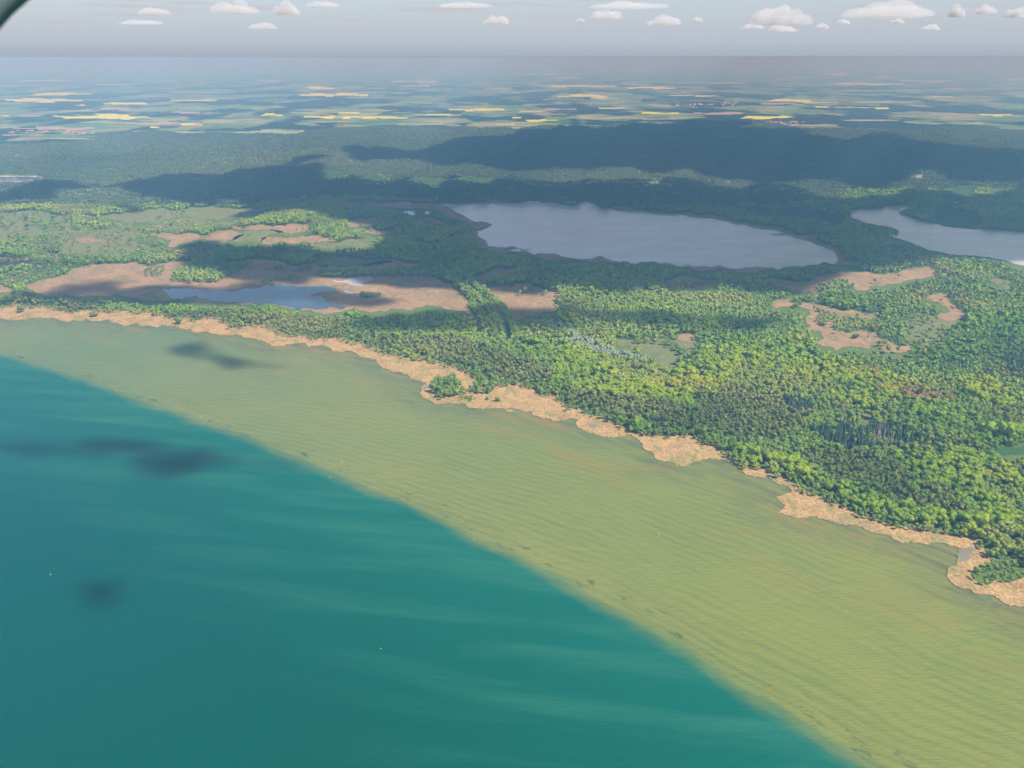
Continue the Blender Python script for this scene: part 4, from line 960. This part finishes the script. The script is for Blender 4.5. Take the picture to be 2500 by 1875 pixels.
# shore hide
x, y = px(1880, 1162, 1.6)
hd = empty('bird_hide', (x, y, 1.4), -.5); hd.scale = (.6, .6, .6); tag(hd, 'small wooden hut with a pale roof at the edge of the reed shore', 'hut')
M['wood'] = NM('weathered_wood', .85).color((.16, .12, .10)).m; M['paleroof'] = NM('pale_roof', .7).color((.30, .25, .22)).m
V, F = box(-2.6, 2.6, -2, 2, .8, 3.6); mesh_obj('wall', V, F, M['wood'], hd)
mesh_obj('roof', [(-3,-2.5,3.5),(3,-2.5,3.5),(3,2.5,3.5),(-3,2.5,3.5),(-3,0,5),(3,0,5)], [(0,1,5,4),(2,3,4,5),(0,4,3),(1,2,5)], M['paleroof'], hd)
for sx in (-2.4, 2.4):
    for sy in (-1.8, 1.8):
        V, F = box(sx - .12, sx + .12, sy - .12, sy + .12, -1.2, .8); mesh_obj('post', V, F, M['wood'], hd)
V, F = box(-1, 1, -6, -2.1, .7, .8); mesh_obj('deck', V, F, M['wood'], hd)

# marker buoys
M['buoy'] = NM('buoy_yellow_white', .5, .4).color((.85, .80, .55)).m
bv, bf = ICO[2]; bme = bpy.data.meshes.new('float'); bme.from_pydata([(x * .75, y * .75, z * .55 + .15) for x, y, z in bv], [], bf); bme.materials.append(M['buoy'])
V, F = box(-.14, .14, -.14, .14, .5, 2.0); sme = bpy.data.meshes.new('mast'); sme.from_pydata(V, [], F); sme.materials.append(M['buoy'])
V, F = box(-.35, .35, -.06, .06, 1.5, 2.1); tme = bpy.data.meshes.new('topmark'); tme.from_pydata(V, [], F); tme.materials.append(M['buoy'])
BU = [('W',207,347,'pale buoy farthest left beside the edge of the shallows'),('W',695,501,'pale buoy second from the left along the edge of the shallows'),('W',1203,660,'pale buoy in deep water near the middle of the shelf edge'),('W',1611,832,'buoy just inside the shallows beside a dark patch'),('W',2052,931,'orange tinted buoy out on the pale shallows'),('W',1980,1021,'buoy on the shelf edge right of the long cloud shadow'),('P',1158,1316,'buoy on the shelf edge low in the centre of the photo'),('P',124,1403,'pale buoy alone in the deep blue water at the left'),('P',930,1584,'bright white buoy alone in the deep green water low in the photo'),('P',1609,1305,'tiny white buoy on the yellow green shallows')]
for rg, u, v, lab in BU:
    x, y = px(*tr((rg, [(u, v)]))[0])
    e = empty('marker_buoy', (x, y, 0)); e.scale = (.45, .45, .45); tag(e, lab, 'buoy', 'marker buoys on the big lake')
    for me, nm in ((bme, 'float'), (sme, 'mast'), (tme, 'topmark')):
        o = bpy.data.objects.new(nm, me); COL.objects.link(o); o.parent = e
# wind turbines on the horizon
M['white'] = NM('turbine_white', .5).color((.8, .8, .8)).m
tm_ = []
for i in range(10): a = 2 * PI * i / 10; tm_.append((math.cos(a) * 3, math.sin(a) * 3, 0))
for i in range(10): a = 2 * PI * i / 10; tm_.append((math.cos(a) * 1.6, math.sin(a) * 1.6, 140))
tower = bpy.data.meshes.new('tower'); tower.from_pydata(tm_, [], [(i, (i + 1) % 10, 10 + (i + 1) % 10, 10 + i) for i in range(10)]); tower.materials.append(M['white'])
V, F = box(-2.2, 2.2, -5, 7, 138, 143); nac = bpy.data.meshes.new('nacelle'); nac.from_pydata(V, [], F); nac.materials.append(M['white'])
blade = bpy.data.meshes.new('blade'); blade.from_pydata([(-1, 0, 0), (1, 0, 0), (2.2, 0, 14), (-.6, 0, 14), (0, 0, 58), (0, .8, 2), (.5, .5, 14)], [], [(0,1,2,3),(3,2,4),(1,5,6,2),(5,0,3,6),(6,3,4),(2,6,4)]); blade.materials.append(M['white'])
for i, (u, v) in enumerate([(1945,176),(1962,178),(1985,175),(2238,176),(2252,178),(2268,175),(2283,177)]):
    x, y = px(u, v); e = empty('wind_turbine', (x, y, 0), random.uniform(-.6, .6)); e.scale = (.8, .8, .8); tag(e, 'white wind turbine tiny on the hazy horizon at the right', 'wind turbine', 'wind turbines on the right horizon')
    for me, nm in ((tower, 'tower'), (nac, 'nacelle')):
        o = bpy.data.objects.new(nm, me); COL.objects.link(o); o.parent = e
    a0 = random.uniform(0, 2)
    for q in range(3):
        o = bpy.data.objects.new('blade', blade); COL.objects.link(o); o.parent = e; o.location = (0, -5.4, 140.5); o.rotation_euler = (0, a0 + q * 2 * PI / 3, 0)

# ------------------------------------------------------------------ clouds
def cloud_mat(name, col, far):
    m = bpy.data.materials.new(name); m.use_nodes = True; t = m.node_tree; t.nodes.remove(t.nodes['Principled BSDF'])
    nn = t.nodes.new; out = t.nodes['Material Output']
    df = nn('ShaderNodeBsdfDiffuse'); tl = nn('ShaderNodeBsdfTranslucent'); tp = nn('ShaderNodeBsdfTransparent')
    df.inputs['Color'].default_value = (*col, 1); tl.inputs['Color'].default_value = (*col, 1)
    a = nn('ShaderNodeMixShader'); a.inputs[0].default_value = .08; t.links.new(df.outputs[0], a.inputs[1]); t.links.new(tl.outputs[0], a.inputs[2])
    b = nn('ShaderNodeMixShader'); t.links.new(tp.outputs[0], b.inputs[1]); t.links.new(a.outputs[0], b.inputs[2]); t.links.new(b.outputs[0], out.inputs['Surface'])
    geo = nn('ShaderNodeNewGeometry'); no = nn('ShaderNodeTexNoise'); t.links.new(geo.outputs['Position'], no.inputs['Vector']); no.inputs['Detail'].default_value = 5; no.inputs['Roughness'].default_value = .6
    no.inputs['Scale'].default_value = .0022 if far else .011
    if far:
        lw = nn('ShaderNodeLayerWeight'); lw.inputs[0].default_value = .5
        r1 = nn('ShaderNodeMapRange'); r1.interpolation_type = 'SMOOTHSTEP'; t.links.new(lw.outputs['Facing'], r1.inputs['Value']); r1.inputs['From Min'].default_value = .97; r1.inputs['From Max'].default_value = -.1
        src = r1.outputs[0]; hi = .70
    else:
        at = nn('ShaderNodeAttribute'); at.attribute_name = 'dens'; src = at.outputs['Fac']; hi = 1.0
    r2 = nn('ShaderNodeMapRange'); t.links.new(no.outputs['Fac'], r2.inputs['Value'])
    r2.inputs['From Min'].default_value = .35; r2.inputs['From Max'].default_value = .65; r2.inputs['To Min'].default_value = -.10 if far else -.25; r2.inputs['To Max'].default_value = .10 if far else .25
    ad = nn('ShaderNodeMath'); ad.operation = 'ADD'; t.links.new(src, ad.inputs[0]); t.links.new(r2.outputs[0], ad.inputs[1])
    r3 = nn('ShaderNodeMapRange'); r3.interpolation_type = 'SMOOTHSTEP'; t.links.new(ad.outputs[0], r3.inputs['Value']); r3.inputs['From Min'].default_value = .10; r3.inputs['From Max'].default_value = .90; r3.inputs['To Max'].default_value = hi
    t.links.new(r3.outputs[0], b.inputs[0]); return m
def vapour(density):
    m = bpy.data.materials.new('cumulus_vapour'); m.use_nodes = True; t = m.node_tree; t.nodes.remove(t.nodes['Principled BSDF'])
    v = t.nodes.new('ShaderNodeVolumePrincipled'); v.inputs['Color'].default_value = (.84, .78, .79, 1); v.inputs['Density'].default_value = density
    t.links.new(v.outputs[0], t.nodes['Material Output'].inputs['Volume']); return m
M['cloudover'] = cloud_mat('dense_cumulus_vapour', (.85, .85, .86), False)
def far_cloud(pxx, pyy, wpx, hpx, seed, label):
    el = math.atan(math.tan(math.atan((937.5 - pyy) / FPX) - PITCH)); base_alt = 1500.0 * K
    el = max(el - math.atan(hpx * .5 / FPX), .009)
    D = (base_alt - CH) / math.tan(el); D = min(D, 52000)
    up = math.tan(el) * D + CH
    depth = D
    x = (pxx - 1250) / FPX * (D * math.cos(PITCH) - (up - CH) * math.sin(PITCH)); y = D
    wx = wpx / FPX * D; hz = hpx / FPX * D * 1.15
    r = random.Random(seed); V, F = ICO[5]
    rad = np.full(len(V), .3)
    for q in range(64):
        a = r.uniform(0, 2 * PI); e = r.uniform(0, .9); t_ = r.uniform(.25, 1); c = np.array([math.cos(a) * .78 * t_, math.sin(a) * .78 * t_, e * .62 * (1.15 - t_)]); R = r.choice([.12, .16, .2, .3]) * r.uniform(.8, 1.2)
        b = V @ c; disc = b * b - c @ c + R * R; rad = np.maximum(rad, np.where(disc > 0, b + np.sqrt(np.maximum(disc, 0)), 0))
    v = V * rad[:, None]; v[:, 2] = np.where(v[:, 2] < 0, v[:, 2] * .18, v[:, 2])
    v *= np.array([wx * .58, wx * .45, hz * 1.0])
    o = mesh_obj('cloud', [tuple(q) for q in v], F, vapour(2.6 / (wx * .9)), smooth=True); o.location = (x, y, up)
    return tag(o, label, 'cloud')
CL = [('U',1160,45,200,95,'largest white cumulus cloud, right of centre at the top'),('U',1640,30,330,70,'wide pale cumulus bank near the top right'),('U',2047,33,85,42,'small bright cumulus right of the wide bank'),('U',2175,40,80,55,'ragged cumulus at the top right corner'),('U',1430,90,58,24,'tiny cloud puff below the wide bank'),('U',1335,107,52,26,'tiny faint cloud between two larger ones'),('U',1165,116,110,34,'flat cloud under the largest cumulus'),('U',1040,106,90,30,'low flat cloud left of the largest cumulus'),('U',655,78,130,48,'rounded cumulus right of centre'),('U',400,52,130,46,'ragged white cloud near the centre top'),('U',510,12,250,36,'flat wide cloud touching the top edge'),('U',295,83,34,16,'tiny cloud right of the centre'),('U',800,80,46,22,'faint puff left of the low flat cloud'),('U',1665,86,52,22,'faint cloud below the right part of the wide bank'),('U',1810,112,66,30,'very faint cloud low on the right'),('U',1920,35,60,60,'broken cumulus between the bank and the small bright cloud'),
      ('T',1020,20,180,60,'large faint cumulus left of centre at the top edge'),('T',1245,25,110,60,'tall faint cumulus beside the large one'),('T',1135,106,110,30,'low pinkish cloud left of centre'),('T',2140,75,105,46,'cumulus almost at the centre with a bright top'),('T',1400,12,120,30,'thin cloud at the top edge left of centre'),('T',620,90,170,24,'long faint cloud band on the left'),('T',660,42,110,34,'faint cloud puff on the upper left'),('T',2000,14,200,26,'flat cloud at the top edge near the centre')]
for i, (rg, u, v, w_, h_, lab) in enumerate(CL):
    x0, y0, s_ = REG[rg]; far_cloud(x0 + u * s_, y0 + v * s_, w_ * s_, h_ * s_, 900 + i, lab)

# clouds overhead, out of the frame, that throw the shadows: each stands up-sun of the shade the photo shows
BASE = 1650.0 * K
SH = SUNV.xy / SUNV.z * BASE
def over_cloud(parts, seed, mat='cloudover', soft=32., dmax=1.0, thick=85, grow_=1, amp=.16, seg=14, label='cumulus cloud above the view shading the land below', z=990.0):
    P_ = rough(tr(*parts), seg, amp, seed, vs=.35)
    if grow_ != 1: pa = np.array(P_); P_ = [tuple(q) for q in (pa - pa.mean(0)) * grow_ + pa.mean(0)]
    w_ = np.array(W(P_)); w_ = w_ + np.array(SUNV.xy / SUNV.z * z)
    lo, hi = w_.min(0), w_.max(0); area = (hi - lo).prod(); st = max(9., math.sqrt(area / 2500))
    xs, ys = np.meshgrid(np.arange(lo[0], hi[0], st), np.arange(lo[1], hi[1], st)); g_ = np.stack([xs.ravel(), ys.ravel()], 1) + rng.uniform(-.3, .3, (xs.size, 2)) * st
    g_ = g_[inside(g_, w_)]
    V = [Vector(q) for q in w_]; n = len(V); r_ = delaunay_2d_cdt(V + [Vector(q) for q in g_], [(i, (i + 1) % n) for i in range(n)], [], 1, 1e-3)
    vs = np.array([(q.x, q.y) for q in r_[0]]); d_ = poly_dist(vs, np.vstack([w_, w_[:1]]))[0]
    top = np.sqrt(np.maximum(d_, 0) / 200.) * thick * (.6 + 1.0 * fnoise(vs, 260, seed)); top = np.minimum(top, thick * 3.2); bot = -np.minimum(d_, 40) * .25
    tr_ = [tuple(f) for f in r_[2]]; cen = np.array([vs[list(f)].mean(0) for f in tr_]); kp = inside(cen, w_); tr_ = [f for f, q in zip(tr_, kp) if q]; m = len(vs)
    verts = [(a, b, z + c) for (a, b), c in zip(vs, top)] + [(a, b, z + c - .5) for (a, b), c in zip(vs, bot)]
    faces = tr_ + [tuple(q + m for q in f[::-1]) for f in tr_]
    o = mesh_obj('overhead_cloud', verts, faces, M['cloudover'], smooth=True)
    at = o.data.attributes.new('dens', 'FLOAT', 'POINT'); dn = np.clip(d_ / soft, 0, 1) * dmax; at.data.foreach_set('value', np.concatenate([dn, dn]).astype(np.float32))
    tag(o, label, None, None, 'stuff'); return o
over_cloud([('A', [(-300,205),(0,190),(60,160),(120,140),(320,118),(520,138),(600,143),(900,105),(1300,85),(1400,55),(1600,30),(1960,20)]),
            ('B', [(0,92),(250,110),(400,100),(620,142),(1000,112),(1400,135),(1700,118),(2212,120)]), ('C', [(700,130),(2212,120),(2900,100),(2900,560),(2212,605),(2000,580),(1700,610),(1600,630),(1480,640),(1290,655),(1150,680),(1100,740),(960,790),(820,800),(680,800),(400,770),(0,790)]),
            ('B', [(1900,790),(1500,790),(1390,770),(1100,795),(830,785),(640,775),(300,740),(0,700)]), ('A', [(1600,735),(1400,710),(1300,690),(1070,640),(1050,560),(1000,520),(1100,480),(1400,475),(1900,510),(2212,512)]),
            ('B', [(300,480),(280,420),(100,360)]), ('A', [(1900,345),(1500,330),(1350,335),(1250,300),(1500,275),(1300,255),(950,255),(800,215),(540,165),(400,185),(360,235),(300,270),(0,275),(-300,285)])], 1)
over_cloud([('T', [(1130,745),(1400,700),(1500,690),(1450,650),(1560,640),(1700,650),(1900,630),(2040,600),(2212,592)]), ('U', [(0,582),(400,560),(900,548),(1250,572),(1650,580),(1720,615),(1900,640),(2212,655),(3000,660)]),
            ('C', [(3000,130),(2212,140),(1720,118),(1650,62)]), ('B', [(1650,45),(1400,55),(960,48),(690,42),(330,0),(0,-30)])], 2)
over_cloud([('A', [(-200,775),(250,772),(300,745),(480,720),(530,688),(700,680),(830,695),(780,735),(1000,722),(1400,730),(1700,725)]), ('B', [(0,735),(350,775),(490,800),(400,850),(0,872)]), ('A', [(1700,850),(1450,880),(1000,870),(850,900),(500,895),(400,880),(-200,850)])], 3, dmax=.68)
over_cloud([('B', [(120,1000),(160,930),(400,890),(600,875),(840,862),(1000,852),(1390,858),(1600,890),(1900,905),(2212,920)]), ('C', [(500,925),(900,960),(950,1000),(500,1040),(0,1010)]), ('B', [(1500,1030),(1200,1030),(1085,1070),(880,1040),(500,1040),(250,1050)])], 4, soft=34., dmax=.62)
WC = [([('W', [(1010,260),(1100,240),(1300,228),(1400,240),(1500,290),(1680,320),(1840,342),(1670,378),(1400,378),(1250,335),(1080,320)])], 5, 'cloudthin'),
      ([('W', [(130,835),(350,815),(560,785),(700,775),(900,800),(1100,815),(1250,830),(1500,865),(1700,895),(1900,960),(1990,1015),(1800,1010),(1500,1000),(1300,995),(1100,1020),(900,1050),(780,1020),(700,930),(600,940),(400,930),(180,900)])], 6, 'cloudthin'),
      ([('W', [(320,265),(430,248),(560,275),(700,290),(600,302),(480,290),(380,280)])], 7, 'cloudthin'),
      ([('P', [(160,1410),(220,1400),(300,1430),(310,1470),(220,1490),(165,1460)])], 8, 'cloudthin'),
      ([('A', [(-150,575),(0,575),(250,580),(600,575),(560,605),(300,620),(0,660),(-150,660)])], 9, 'cloudthin'),
      ([('Z', [(930,480),(1000,460),(1250,470),(1300,500),(1000,510)])], 10, 'cloudthin')]
for parts, sd_, mt in WC: over_cloud(parts, sd_, 'cloudthin', 32., .50, 36, amp=.2, seg=8, grow_=1.22)
# further shade on the plain beyond the forest
r = random.Random(77)
for i in range(16):
    cx_, cy_ = r.uniform(-200, 2700), r.choice([r.uniform(165, 215), r.uniform(215, 320)]); w_ = r.uniform(90, 260); h_ = (cy_ - 130) * r.uniform(.05, .10)
    ww = px(cx_, cy_)
    if math.hypot(*ww) < 14500 * K and BASE: pass
    el = (BASE - CH) / max(1., ww[1] + SH[1])
    if el < math.tan(math.radians(4.4)): continue
    over_cloud([('P', [(cx_ - w_, cy_), (cx_ - w_ * .4, cy_ - h_), (cx_ + w_ * .5, cy_ - h_ * .8), (cx_ + w_, cy_), (cx_ + w_ * .3, cy_ + h_), (cx_ - w_ * .5, cy_ + h_ * .8)])], 50 + i)

# ------------------------------------------------------------------ aircraft window frame at the top left, close to the lens
M['frame'] = NM('grey_green_plastic', .6, .3).color((.10, .15, .15)).m
def window_frame():
    e = Vector((1, 0, 0)); D = .50
    def cpt(u, v, dd_=0.0):   # camera-side point: photo pixel to a point D metres out of the cabin window plane
        return Vector(((u - 1250) / FPX * (D + dd_), -(v - 937.5) / FPX * (D + dd_), -(D + dd_)))
    path = []
    rx, ry, cr_ = 1700, 1500, 1200        # half sizes and corner radius of the rounded opening
    cx_, cy_ = 1250 + 150, 937.5 + 150
    for q in range(4):
        a0 = [PI, PI * 1.5, 0, PI * .5][q]; sx = [-1, 1, 1, -1][q]; sy = [-1, -1, 1, 1][q]
        for t in range(13):
            a = a0 + t / 12 * PI / 2; path.append((cx_ + sx * (rx - cr_) + cr_ * math.cos(a), cy_ + sy * (ry - cr_) + cr_ * math.sin(a)))
    return path, cpt
path, cpt = window_frame()
# shift so that the opening's corner crosses the picture corner at (62,0)-(0,72)
mn = min(range(13), key=lambda i: abs((path[i][0] - path[0][0]) - (path[12][1] - path[i][1])))
V, F = [], []
prof = [(0, 0), (25, .012), (60, .03), (260, .045), (300, .02), (280, -.01), (40, -.012)]
cxm, cym = path[6]
dx, dy = 31 - cxm, 36 - cym
n = len(path)
for i, (u, v) in enumerate(path):
    a, b = path[i - 1], path[(i + 1) % n]; tx, ty = b[0] - a[0], b[1] - a[1]; l_ = math.hypot(tx, ty); nx, ny = ty / l_, -tx / l_
    for (o_, dd_) in prof: V.append(cam.matrix_basis @ cpt(u + dx + nx * o_, v + dy + ny * o_, dd_))
m = len(prof)
for i in range(n):
    for j in range(m): F.append((i * m + j, ((i + 1) % n) * m + j, ((i + 1) % n) * m + (j + 1) % m, i * m + (j + 1) % m))
c_ = sum(V, Vector()) / len(V)
o = mesh_obj('window_frame', [v - c_ for v in V], F, M['frame'], smooth=True); o.location = c_
tag(o, 'blurred dark green grey corner of the aircraft window frame at the top left', 'window frame')

# ------------------------------------------------------------------ the air itself
hz = bpy.data.materials.new('haze_air'); hz.use_nodes = True; hn = hz.node_tree
hn.nodes.remove(hn.nodes['Principled BSDF'])
pv = hn.nodes.new('ShaderNodeVolumePrincipled'); pv.inputs['Color'].default_value = (*HAZE_C, 1); pv.inputs['Density'].default_value = HAZE_D; pv.inputs['Anisotropy'].default_value = 0.0; pv.inputs['Absorption Color'].default_value = (*HAZE_A, 1)
hn.links.new(pv.outputs[0], hn.nodes['Material Output'].inputs['Volume'])
V, F = box(-R_ - 500, R_ + 500, -30500, 200500, -2.2, CH + 4)
hb = mesh_obj('haze', V, F, hz); hb['kind'] = 'stuff'; hb['label'] = 'pale blue haze filling the air to the horizon'
